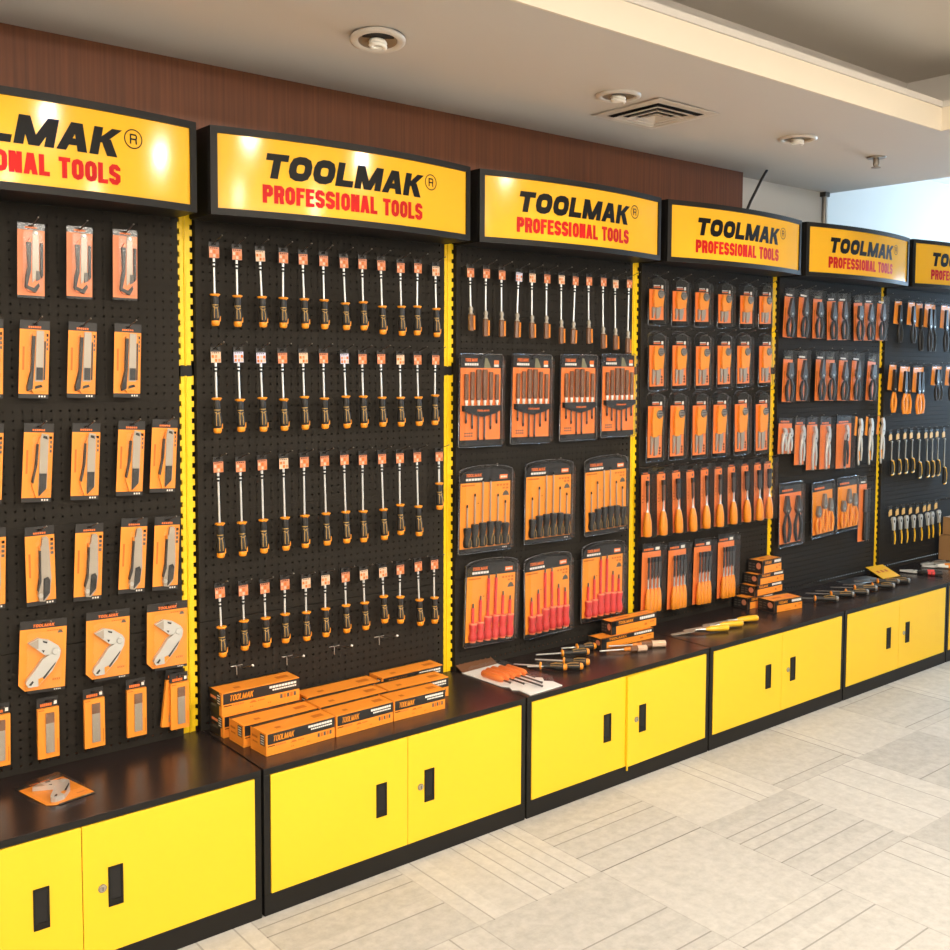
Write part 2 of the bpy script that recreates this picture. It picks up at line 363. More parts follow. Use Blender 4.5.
# ------------------------------------------------------------------ rack: posts, pegboards, signs, cabinets
ZT = 0.434
ORD = ['', 'first', 'second', 'third', 'fourth', 'fifth', 'sixth', 'seventh', 'eighth', 'ninth', 'tenth', 'eleventh', 'twelfth']
def make_post():
    o = empty('slotted_upright'); b = MB(); hw = .024; d = .008; z0, z1 = .435, 2.25; p = .0345
    def run(za, zb):
        L = []; z = za; k = 0
        n = int((zb - za) / p)
        for i in range(n):                 # notches on both edges, staggered
            a = za + i * p
            L += [(-hw, a), (-hw, a + p * .55), (-hw + d, a + p * .55), (-hw + d, a + p)]
        L += [(-hw + d, zb)]
        Rr = []
        for i in range(n):
            a = za + i * p
            Rr += [(hw - d, a), (hw - d, a + p * .45), (hw, a + p * .45), (hw, a + p)]
        Rr += [(hw, zb)]
        b.prism(L + Rr[::-1], 0, .010, 'post')
    run(z0, 1.548); run(1.578, z1)
    b.tube([(-.002, -.001, z0), (-.002, -.001, 1.548)], .003, 'post', 4); b.tube([(-.002, -.001, 1.578), (-.002, -.001, z1)], .003, 'post', 4)
    b.build('front_strip', o)
    MB().box(-hw, hw, .011, .045, z0, z1, 'black').build('channel', o)
    MB().box(-.018, .018, -.001, .0105, 1.546, 1.580, 'black').build('joint_connector', o)
    return o
POSTS = ['knife panel and the screwdriver panel', 'screwdriver panel and the driver-set panel', 'driver-set panel and the chisel panel', 'chisel panel and the pliers panel', 'pliers panel and the cutter panel']
for k, t in enumerate(POSTS):
    o = get('post', make_post); o.location = (k, .012, 0)
    tag(o, 'yellow notched upright strip between the ' + t, 'upright', 'yellow uprights of the display wall')

def make_peg():
    o = empty('pegboard')
    p = .025; nx, nz = 37, 13; w, h = .944, .3432; hr = .0036
    b = MB(); x0 = -nx * p / 2; z0 = (h - nz * p) / 2
    v = []; f = []
    octv = [(1, 0), (.707, .707), (0, 1), (-.707, .707), (-1, 0), (-.707, -.707), (0, -1), (.707, -.707)]
    sq = [(1, 0), (1, 1), (0, 1), (-1, 1), (-1, 0), (-1, -1), (0, -1), (1, -1)]
    for i in range(nx):
        for j in range(nz):
            cx = x0 + (i + .5) * p; cz = z0 + (j + .5) * p; k = len(v)
            v += [(cx + a * p / 2, 0, cz + c * p / 2) for a, c in sq] + [(cx + a * hr, 0, cz + c * hr) for a, c in octv] + [(cx + a * hr, .0012, cz + c * hr) for a, c in octv]
            for q in range(8):
                r_ = (q + 1) % 8; f += [(k + q, k + r_, k + 8 + r_, k + 8 + q), (k + 8 + q, k + 8 + r_, k + 16 + r_, k + 16 + q)]
    b.add(v, f, 'peg')
    b.box(-w / 2, x0, 0, .022, 0, h, 'peg'); b.box(-x0, w / 2, 0, .022, 0, h, 'peg')
    b.box(x0, -x0, 0, .020, 0.0, z0, 'peg'); b.box(x0, -x0, 0, .020, h - z0, h, 'peg')
    b.box(-w / 2, w / 2, .001, .012, -.003, .004, 'peg')
    first = b.build('perforated_panel', o); first.location = (0, 0, .4355)
    for k in range(1, 5):
        c = first.copy(); COL.objects.link(c); c.parent = o; c.location = (0, 0, .4385 + .345 * k)
    return o
PN = ['knife panel', 'screwdriver panel', 'driver-set panel', 'chisel panel', 'pliers panel', 'cutter panel']
PEGL = ['black pegboard hung with orange-carded utility knives', 'black pegboard hung with four rows of black screwdrivers', 'black pegboard hung with blister-packed screwdriver sets',
        'black pegboard hung with orange-handled chisels', 'black pegboard hung with carded pliers', 'black pegboard with light showing through its holes, beside cardboard boxes']
for k in range(6):
    o = get('peg', make_peg); o.location = (k - .5, -.002, 0)
    tag(o, PEGL[k], 'pegboard', 'black pegboards of the display wall')
    if k < 5: MB().box(-.47, .47, .050, .054, .44, 2.2, 'black').build('light_block_sheet', o)  # unseen dark sheet added to keep light from coming through the holes

# signs: a shallow box whose front bows outwards
SX0, SX1, SZ0, SZ1, SD, BOW = .008, .966, 2.020, 2.276, .162, .055
def bow(x):
    u = (x - (SX0 + SX1) / 2) / ((SX1 - SX0) / 2); return -SD - BOW * (1 - u * u)
def make_sign():
    o = empty('sign_box'); n = 28; b = MB(); xs = [SX0 + (SX1 - SX0) * i / n for i in range(n + 1)]; t = .020
    def shell(xa, xb, za, zb, yo, yb, m):
        X = [xa + (xb - xa) * i / n for i in range(n + 1)]; v = []; f = []
        for x in X: v += [(x, bow(x) + yo, za), (x, bow(x) + yo, zb), (x, yb if yb is not None else bow(x) + .012, za), (x, yb if yb is not None else bow(x) + .012, zb)]
        for i in range(n):
            k = i * 4; f += [(k, k + 4, k + 5, k + 1), (k + 1, k + 5, k + 7, k + 3), (k + 2, k + 6, k + 4, k), (k + 3, k + 7, k + 6, k + 2)]
        f += [(0, 1, 3, 2), (4 * n, 4 * n + 2, 4 * n + 3, 4 * n + 1)]
        return b.add(v, f, m)
    shell(SX0, SX1, SZ0, SZ1, .014, -.012, 'black')                        # case
    shell(SX0, SX1, SZ0, SZ0 + t, 0, None, 'black'); shell(SX0, SX1, SZ1 - t, SZ1, 0, None, 'black')
    shell(SX0, SX0 + t, SZ0, SZ1, 0, None, 'black'); shell(SX1 - t, SX1, SZ0, SZ1, 0, None, 'black')
    b.build('case', o)
    b = MB(); X = [SX0 + t + (SX1 - SX0 - 2 * t) * i / n for i in range(n + 1)]; v = []; f = []
    for x in X: v += [(x, bow(x) + .006, SZ0 + t), (x, bow(x) + .006, SZ1 - t)]
    b.add(v, [(2 * i, 2 * i + 2, 2 * i + 3, 2 * i + 1) for i in range(n)], 'signface', True); b.build('face_panel', o)
    put = lambda x, z: (x, bow(x) + .0045, z)
    b = MB(); text(b, 'TOOLMAK', .160, .742, 2.1395, .074, put, 'ink', .33, .085, .20); b.build('brand_lettering', o)
    b = MB(); text(b, 'PROFESSIONAL TOOLS', .160, .735, 2.066, .054, put, 'red', .42, .10, 0); b.build('tagline_lettering', o)
    b = MB(); cx, cz = .773, 2.196; q = 24
    for i in range(q):
        a0, a1 = 2 * math.pi * i / q, 2 * math.pi * (i + 1) / q
        b.add([put(cx + r_ * math.cos(a), cz + r_ * math.sin(a)) for r_, a in ((.0235, a0), (.0265, a0), (.0265, a1), (.0235, a1))], [(0, 1, 2, 3)], 'ink')
    text(b, 'R', cx - .010, cx + .011, cz - .0135, .027, put, 'ink', .2, 0, 0); b.build('registered_mark', o)
    return o
for k in range(6):
    o = get('sign', make_sign); o.location = (k - 1, 0, 0)
    tag(o, 'black-framed bowed yellow sign with black and red lettering above the ' + PN[k], 'sign', 'yellow brand signs above the panels')

# cabinets
def make_cabinet(ajar=0.0):
    o = empty('cabinet'); b = MB()
    b.box(.004, .996, -.388, .008, 0, ZT, 'black')
    b.box(.004, .996, -.400, -.388, ZT - .020, ZT, 'black'); b.box(.004, .996, -.400, -.388, 0, .062, 'black')
    b.box(.004, .024, -.400, -.388, .062, ZT - .020, 'black'); b.box(.977, .996, -.400, -.388, .062, ZT - .020, 'black'); b.build('body', o, bevel=.0015)
    MB().box(.003, .997, -.401, .009, ZT - .0005, ZT + .0005, 'top').build('top_panel', o)
    for side in (0, 1):
        x0, x1 = ((.0255, .499), (.501, .9755))[side]
        d = MB(); hinge = x0 if side == 0 else x1
        d.box(x0 - hinge, x1 - hinge, -.012, .004, .0635, ZT - .0215, 'yellow'); d = d.build('door', o, bevel=.0012); d.location = (hinge, -.390, 0)
        hx = (.3815 if side == 0 else .5640) - hinge - .0; w, z0, z1 = .038, .184, .289
        h = MB(); t = .005
        h.box(hx, hx + w, -.0150, -.0115, z0, z0 + t, 'black'); h.box(hx, hx + w, -.0150, -.0115, z1 - t, z1, 'black')
        h.box(hx, hx + t, -.0150, -.0115, z0, z1, 'black'); h.box(hx + w - t, hx + w, -.0150, -.0115, z0, z1, 'black')
        h.rect(hx + t, hx + w - t, z0 + t, z1 - t, -.0124, 'pit'); h.prism([(hx + t, z0 + t), (hx + w - t, z0 + t), (hx + w - t, z0 + t + .012), (hx + t, z0 + t + .012)], -.0145, -.0124, 'black')
        h.build('handle', d)
        if side == 1:
            l = MB(); l.lathe([(.011, -.0135), (.011, -.012)], 'gun', .549 - hinge, .238, 16, axis='y'); l.lathe([(.0075, -.0165), (.0085, -.0135)], 'steel', .549 - hinge, .238, 14, axis='y')
            l.box(.5482 - hinge, .5498 - hinge, -.0172, -.0164, .233, .243, 'pit'); l.build('lock', d)
            if ajar:
                d.rotation_euler.z = ajar
                MB().box(.507 - hinge, .513 - hinge, -.004, .002, .045, .064, 'post').build('latch', d)
    return o
for k in range(6):
    o = make_cabinet(R(1.3)) if k == 2 else get('cab', make_cabinet)
    o.location = (k - 1 + .036, 0, 0)
    tag(o, ['low black cabinet with yellow doors under the knife panel', 'low black cabinet with yellow doors under the long orange boxes', 'low black cabinet with its second yellow door slightly ajar',
            'low black cabinet with yellow doors under the chisel panel', 'low black cabinet with yellow doors under the pliers panel', 'low black cabinet with yellow doors under the cardboard boxes'][k], 'cabinet', 'yellow-door cabinets under the display wall')
# ------------------------------------------------------------------ goods on the pegboards
# measured positions (metres): x of the lower end, z of the lower end, height, width (cards) or guard height (rods), sideways lean
A1 = [(-0.455,1.762,0.2,0.07,0.004),(-0.327,1.765,0.204,0.07,0.004),(-0.199,1.767,0.202,0.071,0.003)]
A2 = [(-0.571,1.49,0.213,0.072,0.006),(-0.455,1.488,0.213,0.077,0.009),(-0.328,1.487,0.213,0.077,0.009),(-0.199,1.486,0.215,0.077,0.007)]
A3 = [(-0.581,1.205,0.214,0.078,0.011),(-0.454,1.201,0.219,0.077,0.013),(-0.324,1.197,0.221,0.078,0.01),(-0.197,1.199,0.218,0.078,0.012),(-0.098,1.201,0.217,0.078,0.012)]
A4 = [(-0.578,0.919,0.215,0.079,0.007),(-0.445,0.912,0.222,0.08,-0.002),(-0.321,0.907,0.222,0.08,0.01),(-0.195,0.911,0.221,0.079,0.013),(-0.094,0.906,0.224,0.078,0.011)]
A5 = [(-0.45,0.666,0.207,0.124,0.01),(-0.268,0.665,0.202,0.125,0.005),(-0.091,0.663,0.203,0.122,0.004)]
A6 = [(-0.566,0.485,0.171,0.058,0.003),(-0.437,0.478,0.172,0.059,0.001),(-0.31,0.478,0.179,0.061,0.0),(-0.188,0.482,0.17,0.056,0.001),(-0.087,0.484,0.141,0.04,0.01),(-0.056,0.475,0.172,0.047,-0.0)]
B1 = [(0.073,1.698,0.256,0.097,-0.004),(0.146,1.7,0.253,0.095,-0.002),(0.232,1.701,0.253,0.094,-0.011),(0.302,1.701,0.253,0.094,0.001),(0.381,1.701,0.253,0.093,-0.009),(0.453,1.7,0.254,0.093,-0.005),(0.536,1.7,0.253,0.092,-0.012),(0.605,1.7,0.254,0.094,-0.008),(0.681,1.689,0.265,0.095,-0.009),(0.76,1.689,0.262,0.103,-0.008),(0.824,1.688,0.266,0.104,0.002),(0.91,1.689,0.26,0.104,-0.007)]
B2 = [(0.076,1.372,0.264,0.105,-0.005),(0.154,1.367,0.27,0.104,-0.009),(0.23,1.367,0.268,0.105,-0.009),(0.304,1.372,0.263,0.104,-0.008),(0.379,1.371,0.265,0.105,-0.008),(0.453,1.371,0.265,0.104,-0.007),(0.537,1.37,0.265,0.105,-0.012),(0.604,1.37,0.264,0.105,-0.008),(0.68,1.371,0.264,0.104,-0.009),(0.756,1.371,0.262,0.104,-0.005),(0.833,1.369,0.264,0.104,-0.009),(0.902,1.365,0.268,0.105,0.002)]
B3 = [(0.082,0.983,0.315,0.105,-0.007),(0.155,0.981,0.314,0.106,-0.006),(0.228,0.981,0.315,0.107,-0.005),(0.306,0.981,0.315,0.105,-0.008),(0.376,0.979,0.317,0.108,-0.003),(0.458,0.979,0.317,0.108,-0.01),(0.534,0.977,0.318,0.107,-0.01),(0.601,0.977,0.314,0.106,-0.004),(0.686,0.978,0.312,0.105,-0.012),(0.754,0.979,0.309,0.105,-0.005),(0.833,0.976,0.312,0.106,-0.01),(0.924,1.06,0.225,0.097,-0.004)]
B4 = [(0.085,0.673,0.233,0.095,-0.01),(0.159,0.676,0.226,0.096,-0.005),(0.234,0.675,0.224,0.094,-0.006),(0.302,0.677,0.224,0.095,-0.002),(0.38,0.676,0.219,0.094,-0.003),(0.452,0.676,0.22,0.095,-0.002),(0.533,0.675,0.221,0.096,-0.006),(0.609,0.673,0.221,0.096,-0.01),(0.687,0.675,0.218,0.096,-0.01),(0.753,0.674,0.219,0.096,-0.002),(0.84,0.647,0.248,0.095,-0.013),(0.903,0.647,0.246,0.096,-0.003)]
C1 = [(1.067,1.719,0.234,0.089,-0.007),(1.135,1.694,0.26,0.097,0.001),(1.213,1.694,0.259,0.097,-0.002),(1.287,1.691,0.26,0.097,0.01),(1.366,1.69,0.261,0.088,-0.002),(1.441,1.69,0.262,0.092,0.0),(1.522,1.67,0.283,0.098,-0.004),(1.585,1.668,0.285,0.091,0.011),(1.675,1.668,0.288,0.096,-0.005),(1.758,1.647,0.31,0.091,-0.005),(1.831,1.643,0.31,0.092,-0.007),(1.904,1.644,0.314,0.093,0.005)]
C2 = [(1.116,1.278,0.35,0.215,0.003),(1.366,1.279,0.348,0.214,0.006),(1.623,1.28,0.351,0.221,0.002),(1.857,1.285,0.35,0.226,0.001)]
C3 = [(1.141,0.879,0.332,0.265,0.005),(1.465,0.882,0.332,0.268,0.003),(1.794,0.882,0.333,0.281,-0.005)]
C4 = [(1.166,0.521,0.328,0.254,0.012),(1.467,0.507,0.347,0.273,-0.004),(1.776,0.521,0.327,0.273,0.003)]
D1 = [(2.09,1.759,0.215,0.109,-0.005),(2.242,1.758,0.217,0.111,-0.006),(2.396,1.76,0.215,0.11,-0.006),(2.559,1.759,0.218,0.114,-0.007),(2.722,1.761,0.219,0.121,-0.007),(2.87,1.765,0.215,0.114,-0.008)]
D2 = [(2.097,1.478,0.258,0.108,-0.006),(2.248,1.48,0.259,0.108,-0.007),(2.408,1.479,0.261,0.112,-0.007),(2.563,1.484,0.256,0.105,-0.008),(2.709,1.486,0.256,0.11,-0.009),(2.879,1.488,0.255,0.117,-0.009)]
D3 = [(2.09,1.168,0.304,0.116,0.0),(2.237,1.167,0.307,0.109,-0.001),(2.392,1.164,0.308,0.113,-0.005),(2.536,1.164,0.307,0.114,-0.0),(2.701,1.165,0.306,0.112,-0.01),(2.863,1.161,0.314,0.115,-0.011)]
D4 = [(2.038,0.833,0.32,0.073,-0.005),(2.142,0.83,0.321,0.071,-0.008),(2.247,0.83,0.324,0.073,-0.014),(2.345,0.827,0.327,0.073,-0.015),(2.438,0.83,0.324,0.075,-0.006),(2.536,0.828,0.325,0.075,-0.004),(2.637,0.831,0.322,0.077,-0.008),(2.743,0.831,0.323,0.079,-0.012),(2.84,0.83,0.32,0.081,-0.009),(2.915,0.831,0.317,0.08,-0.002)]
D5 = [(2.075,0.497,0.312,0.13,0.007),(2.247,0.486,0.322,0.133,0.006),(2.421,0.481,0.322,0.139,0.01),(2.6,0.485,0.316,0.139,0.003)]
E1 = [(3.052,1.719,0.251,0.086,0.014),(3.173,1.721,0.25,0.088,0.014),(3.306,1.719,0.254,0.091,0.002),(3.441,1.714,0.255,0.094,-0.012),(3.542,1.716,0.252,0.096,-0.009),(3.693,1.716,0.258,0.1,-0.013),(3.791,1.718,0.256,0.102,-0.002),(3.906,1.72,0.253,0.105,0.014)]
E2 = [(3.057,1.401,0.267,0.086,0.009),(3.178,1.404,0.264,0.089,0.009),(3.341,1.402,0.264,0.092,0.005),(3.432,1.401,0.266,0.094,0.005),(3.548,1.399,0.265,0.097,0.012),(3.67,1.397,0.274,0.1,0.014),(3.821,1.394,0.274,0.104,0.02)]
E3 = [(3.049,1.145,0.188,0.123,0.005),(3.176,1.082,0.25,0.094,0.003),(3.285,1.05,0.284,0.102,0.001),(3.407,1.047,0.283,0.108,0.001),(3.58,1.04,0.292,0.151,0.0),(3.71,1.055,0.265,0.103,0.002),(3.817,1.052,0.265,0.102,0.001),(3.936,1.052,0.265,0.099,0.001)]
E4 = [(3.118,0.682,0.326,0.218,-0.007),(3.405,0.7,0.297,0.242,-0.019),(3.628,0.709,0.289,0.205,-0.007),(3.78,0.629,0.363,0.1,0.004)]
F1 = [(4.095,1.718,0.244,0.106,-0.014),(4.199,1.715,0.246,0.108,-0.015),(4.328,1.674,0.287,0.111,-0.018),(4.387,1.672,0.288,0.113,-0.018),(4.474,1.673,0.286,0.115,-0.018),(4.577,1.672,0.285,0.117,-0.019),(4.685,1.671,0.284,0.12,-0.019)]
F2 = [(4.047,1.328,0.272,0.101,0.005),(4.125,1.319,0.282,0.103,0.004),(4.212,1.316,0.284,0.105,-0.013),(4.28,1.314,0.286,0.106,-0.007),(4.361,1.314,0.284,0.108,-0.007),(4.488,1.388,0.212,0.111,-0.002),(4.569,1.387,0.214,0.113,-0.005),(4.656,1.385,0.216,0.115,-0.005)]
F3 = [(4.062,0.976,0.261,0.061,-0.017),(4.136,0.977,0.259,0.062,-0.009),(4.207,0.977,0.259,0.063,0.006),(4.285,0.977,0.257,0.064,-0.011),(4.367,0.939,0.292,0.065,-0.007),(4.461,0.938,0.292,0.066,-0.029),(4.521,0.937,0.292,0.067,-0.019),(4.584,0.939,0.289,0.068,-0.007),(4.666,0.884,0.341,0.069,-0.013)]
F4 = [(4.103,0.58,0.234,0.061,-0.054),(4.178,0.577,0.233,0.062,-0.057),(4.241,0.576,0.229,0.064,-0.035),(4.324,0.572,0.23,0.065,-0.05),(4.407,0.569,0.229,0.066,-0.062),(4.491,0.571,0.223,0.067,-0.069),(4.54,0.572,0.219,0.068,-0.054),(4.62,0.575,0.212,0.069,-0.052)]
YC = -.034          # plane of the hung cards
FL = lambda pts, x0, x1, y0, y1, w, h: [((x - x0) / (x1 - x0) * w - w / 2, (1 - (y - y0) / (y1 - y0)) * h) for x, y in pts]   # traced outline -> card metres
FR = lambda pts, w, h: [((x - .5) * w, z * h) for x, z in pts]

def header(b, w, z0, z1, m, y0=-.0012, y1=0.0):
    """top strip of a card with a hang hole"""
    zh = z1 - min(.012, (z1 - z0) * .4); s = .007
    b.box(-w / 2, -s, y0, y1, z0, z1, m); b.box(s, w / 2, y0, y1, z0, z1, m)
    b.box(-s, s, y0, y1, z0, zh - .003, m); b.box(-s, s, y0, y1, zh + .003, z1, m)
def blister(o, x0, x1, z0, z1, d, m='clear', name='blister'):
    b = MB(); c = min(.006, (x1 - x0) * .12)
    P = [(x0 + c, z0), (x1 - c, z0), (x1, z0 + c), (x1, z1 - c), (x1 - c, z1), (x0 + c, z1), (x0, z1 - c), (x0, z0 + c)]
    n = 8; cx = (x0 + x1) / 2; cz = (z0 + z1) / 2; k = min(.004, (x1 - x0) * .08)
    fr = [(x - math.copysign(k, x - cx), -d, z - math.copysign(k, z - cz)) for x, z in P]; bk = [(x, -.0014, z) for x, z in P]
    b.add(fr + bk, [tuple(range(n))] + [(i, n + i, n + (i + 1) % n, (i + 1) % n) for i in range(n)], m)
    return b.build(name, o)

def knife_pack(style, h=.215):
    w = .077 if style != 1 else .070
    o = empty('utility_knife_pack'); b = MB(); zb = h * .055; zt = h * (.885 if style != 1 else .91)
    if style == 1: header(b, w, zt, h, 'tray'); b.box(-w / 2, w / 2, -.0012, 0, 0, zb * .6, 'tray'); b.box(-w / 2, w / 2, -.0012, 0, zb * .6, zt, 'salmon')
    else:
        header(b, w, zt, h, 'hdr'); b.box(-w / 2, w / 2, -.0012, 0, 0, zb, 'hdr'); b.box(-w / 2, w / 2, -.0012, 0, zb, zt, 'orange')
        specks(b, w * .17, w * .44, zb * .3, zb * .4, -.0016, 'white', 3, .6)
        for k in range(4): b.rect(w * .36, w * .46, zt - .018 - k * .0125, zt - .010 - k * .0125, -.0016, 'grey' if k else 'ink')
        b.rect(-w * .40, -w * .33, h * .36, h * .66, -.0016, 'dorange')
    specks(b, -w * .22, w * .22, zt + .004, .005, -.0017, 'brand', 6, .75)
    b.build('backing_card', o)
    k = MB(); H = h
    if style == 1:      # moulded knife, black grips both sides
        k.prism(FR([(.34, .74), (.40, .30), (.28, .12), (.36, .09), (.62, .09), (.74, .20), (.70, .34), (.74, .74), (.66, .80), (.42, .80)], w, H), -.012, -.002, 'orangered')
        k.prism(FR([(.49, .20), (.73, .30), (.73, .84), (.70, .90), (.53, .90), (.50, .84)], w, H), -.0145, -.012, 'blade')
        kn = k.build('knife', o)
        g = MB(); g.prism(FR([(.30, .74), (.46, .74), (.44, .36), (.32, .16), (.24, .14), (.28, .30), (.35, .42)], w, H), -.0155, -.004, 'grip')
        g.prism(FR([(.82, .74), (.90, .74), (.90, .30), (.84, .27), (.82, .34)], w, H), -.013, -.004, 'grip'); g.prism(FR([(.27, .12), (.62, .07), (.76, .16), (.72, .20), (.55, .13), (.27, .17)], w, H), -.016, -.004, 'grip'); g.build('grip', kn)
        s = MB(); s.prism(FR([(.62, .22), (.76, .25), (.76, .36), (.63, .36)], w, H), -.019, -.0145, 'grey'); s.build('slider', kn)
        r = MB(); r.lathe([(.004, -.0165), (.0055, -.0145)], 'steel', .115 * w, .865 * H, 12, axis='y'); r.build('end_ring', kn)
        blister(o, -w * .42, w * .42, zb, zt * .99, .021)
    elif style == 2:
        k.prism(FR([(.40, .83), (.42, .34), (.34, .13), (.48, .065), (.72, .11), (.88, .24), (.86, .83)], w, H), -.011, -.002, 'guard')
        k.prism(FR([(.50, .22), (.77, .22), (.77, .87), (.52, .87)], w, H), -.013, -.011, 'blade'); kn = k.build('knife', o)
        g = MB(); g.prism(FR([(.39, .80), (.48, .80), (.46, .42), (.42, .12), (.26, .09), (.24, .15), (.37, .36)], w, H), -.0145, -.003, 'grip')
        g.prism(FR([(.79, .74), (.84, .74), (.84, .24), (.79, .24)], w, H), -.0125, -.003, 'grip'); g.prism(FR([(.50, .12), (.76, .15), (.72, .18), (.52, .16)], w, H), -.012, -.0105, 'pit'); g.build('grip', kn)
        MB().prism(FR([(.54, .24), (.75, .24), (.75, .40), (.54, .40)], w, H), -.0165, -.013, 'grip').build('slider', kn)
        blister(o, -w * .30, w * .42, zb * 1.4, zt * .985, .019)
    elif style == 3:
        k.prism(FR([(.46, .76), (.44, .48), (.30, .22), (.46, .06), (.84, .14), (.86, .80), (.78, .84), (.52, .84)], w, H), -.011, -.002, 'guard')
        k.prism(FR([(.52, .10), (.80, .18), (.80, .86), (.56, .88), (.52, .80)], w, H), -.013, -.011, 'blade'); kn = k.build('knife', o)
        MB().prism(FR([(.42, .74), (.47, .74), (.45, .48), (.34, .24), (.29, .26), (.38, .44)], w, H), -.014, -.003, 'grip').build('grip', kn)
        s = MB(); s.prism(FR([(.53, .08), (.76, .17), (.77, .37), (.53, .37)], w, H), -.0165, -.013, 'grip'); s.build('slider', kn)
        MB().prism(FR([(.60, .82), (.76, .80), (.74, .84), (.62, .85)], w, H), -.0138, -.013, 'pit').build('blade_slot', kn)
        blister(o, -w * .32, w * .42, zb * 1.3, zt * .975, .019)
    else:
        k.prism(FR([(.49, .74), (.47, .30), (.36, .15), (.40, .06), (.58, .05), (.76, .14), (.82, .34), (.78, .70), (.76, .84), (.70, .87), (.56, .86), (.53, .76)], w, H), -.012, -.002, 'blade')
        k.prism(FR([(.44, .70), (.51, .70), (.51, .74), (.44, .75)], w, H), -.010, -.002, 'guard'); kn = k.build('knife', o)
        MB().prism(FR([(.44, .70), (.49, .70), (.47, .30), (.37, .18), (.34, .20), (.42, .36)], w, H), -.0135, -.003, 'grip').build('grip', kn)
        MB().prism(FR([(.52, .07), (.74, .16), (.76, .32), (.70, .36), (.56, .34)], w, H), -.0165, -.012, 'grip').build('slider', kn)
        MB().lathe([(.0062, -.0150), (.0070, -.003)], 'steel', -.06 * w, .13 * H, 12, axis='y').build('thumb_wheel', kn)
        blister(o, -w * .26, w * .42, zb * 1.1, zt * .97, .020)
    return o
def folding_pack(h=.204):
    w = .124; o = empty('folding_knife_pack'); b = MB(); zt = h * .885; zb = h * .04
    header(b, w, zt, h, 'hdr'); b.box(-w * .30, w / 2, -.0012, 0, 0, zb, 'hdr')
    b.prism([(-w / 2, h * .13), (-w * .36, zb), (w / 2, zb), (w / 2, zt), (-w / 2, zt)], -.0012, 0, 'orange')
    brandtext(b, -w * .24, w * .24, zt + .004, .0085, -.0016, 'brand'); specks(b, w * .26, w * .42, .0025, .003, -.0016, 'white', 4, .6)
    b.prism(FR([(.80, .80), (.92, .80), (.90, .83), (.86, .85), (.82, .83)], w, h), -.0016, -.0012, 'grey'); specks(b, w * .08, w * .42, zt - .010, .003, -.0016, 'dorange', 7, .7); specks(b, w * .22, w * .40, .03, .006, -.0016, 'dorange', 4, .7)
    b.build('backing_card', o)
    T = lambda p: FL(p, 58, 350, 92, 532, w, h)
    k = MB(); k.prism(T([(105, 222), (165, 196), (232, 214), (290, 252), (306, 276), (298, 300), (268, 312), (232, 302), (206, 300), (160, 264)]), -.014, -.002, 'silver')
    k.prism(T([(262, 282), (306, 284), (300, 318), (255, 400), (205, 450), (170, 484), (112, 486), (96, 462), (104, 440), (160, 372), (192, 326), (240, 300)]), -.016, -.002, 'silver'); kn = k.build('folding_knife', o)
    MB().prism(T([(106, 224), (164, 202), (166, 258), (152, 258)]), -.0148, -.014, 'blade').build('blade', kn)
    g = MB(); g.prism(T([(276, 348), (272, 362), (206, 444), (196, 436)]), -.0172, -.003, 'grip'); g.prism(T([(112, 470), (136, 446), (142, 456), (126, 476)]), -.0168, -.0155, 'pit'); g.prism(T([(190, 212), (222, 222), (218, 232), (196, 224)]), -.0148, -.0138, 'pit')
    g.prism(T([(186, 268), (206, 272), (198, 286)]), -.0148, -.0138, 'pit'); g.build('grip_inlay', kn)
    MB().lathe([(.008, -.0185), (.010, -.0165)], 'silver', *T([(272, 284)])[0], 14, axis='y').build('pivot_bolt', kn)
    MB().prism(T([(170, 440), (196, 432), (206, 446), (172, 480)]), -.0166, -.0155, 'guard').build('release_button', kn)
    blister(o, -w * .42, w * .40, h * .06, zt * .99, .022)
    return o
def blade_pack(h=.171):
    w = .057; o = empty('blade_pack'); b = MB(); zt = h * .83
    header(b, w, zt, h, 'hdr'); specks(b, -w * .34, w * .22, zt + .004, .008, -.0017, 'brand', 6, .8); b.rect(w * .30, w * .44, zt + .006, zt + .016, -.0017, 'white')
    b.box(-w / 2, w / 2, -.011, 0, 0, zt, 'orange'); b.rect(w * .40, w * .44, h * .06, h * .3, -.0114, 'dorange'); b.rect(-w * .46, -w * .2, zt - .006, zt - .003, -.0114, 'dorange'); b.build('backing_card', o)
    k = MB(); k.box(-w * .14, w * .26, -.0135, -.0108, h * .09, h * .58, 'blade'); bl = k.build('blades', o)
    for i in range(3): pass
    MB().box(-w * .14, w * .26, -.0142, -.0108, h * .58, h * .75, 'brown').build('blade_holder', bl)
    blister(o, -w * .19, w * .31, h * .06, h * .78, .0175)
    return o

def driver_mesh_parts(o, h, g, rnd=0, kind='black'):
    """tag + shaft hanging above a two-colour handle; h overall, g height of the collar"""
    ht = h - .034
    t = MB(); header(t, .033, h - .014, h, 'hdr', -.004, .000); t.box(-.0165, .0165, -.006, .002, h - .048, h - .014, 'hdr')
    hd = t.build('hang_tag', o)
    lb = MB(); lb.rect(-.0160, .0160, h - .0475, h - .0145, -.0064, ('label', 'label_pale', 'label_blue')[rnd])
    for i in range(3):
        for j in range(2): lb.rect(-.0140 + i * .0105, -.0065 + i * .0105, h - .045 + j * .012, h - .036 + j * .012, -.0067, ('salmon', 'label_pale', 'dorange')[(i + j + rnd) % 3])
    specks(lb, -.013, .013, h - .019, .0025, -.0067, 'ink', 4, .7); lb.build('label', hd)
    zc = h - .048
    s = MB(); s.lathe([(.0032, g - .002), (.0032, zc - .028)], 'chrome', 0, -.002, 10); sh = s.build('shaft', o)
    s = MB(); z = zc - .028
    for i, (dz, m) in enumerate([(.006, 'pit'), (.005, 'chrome'), (.0055, 'pit'), (.0115, 'chrome')]):
        s.lathe([(.0040 if m != 'pit' else .0044, z), (.0040 if m != 'pit' else .0044, z + dz)], m, 0, -.002, 10); z += dz
    s.build('tip', o)
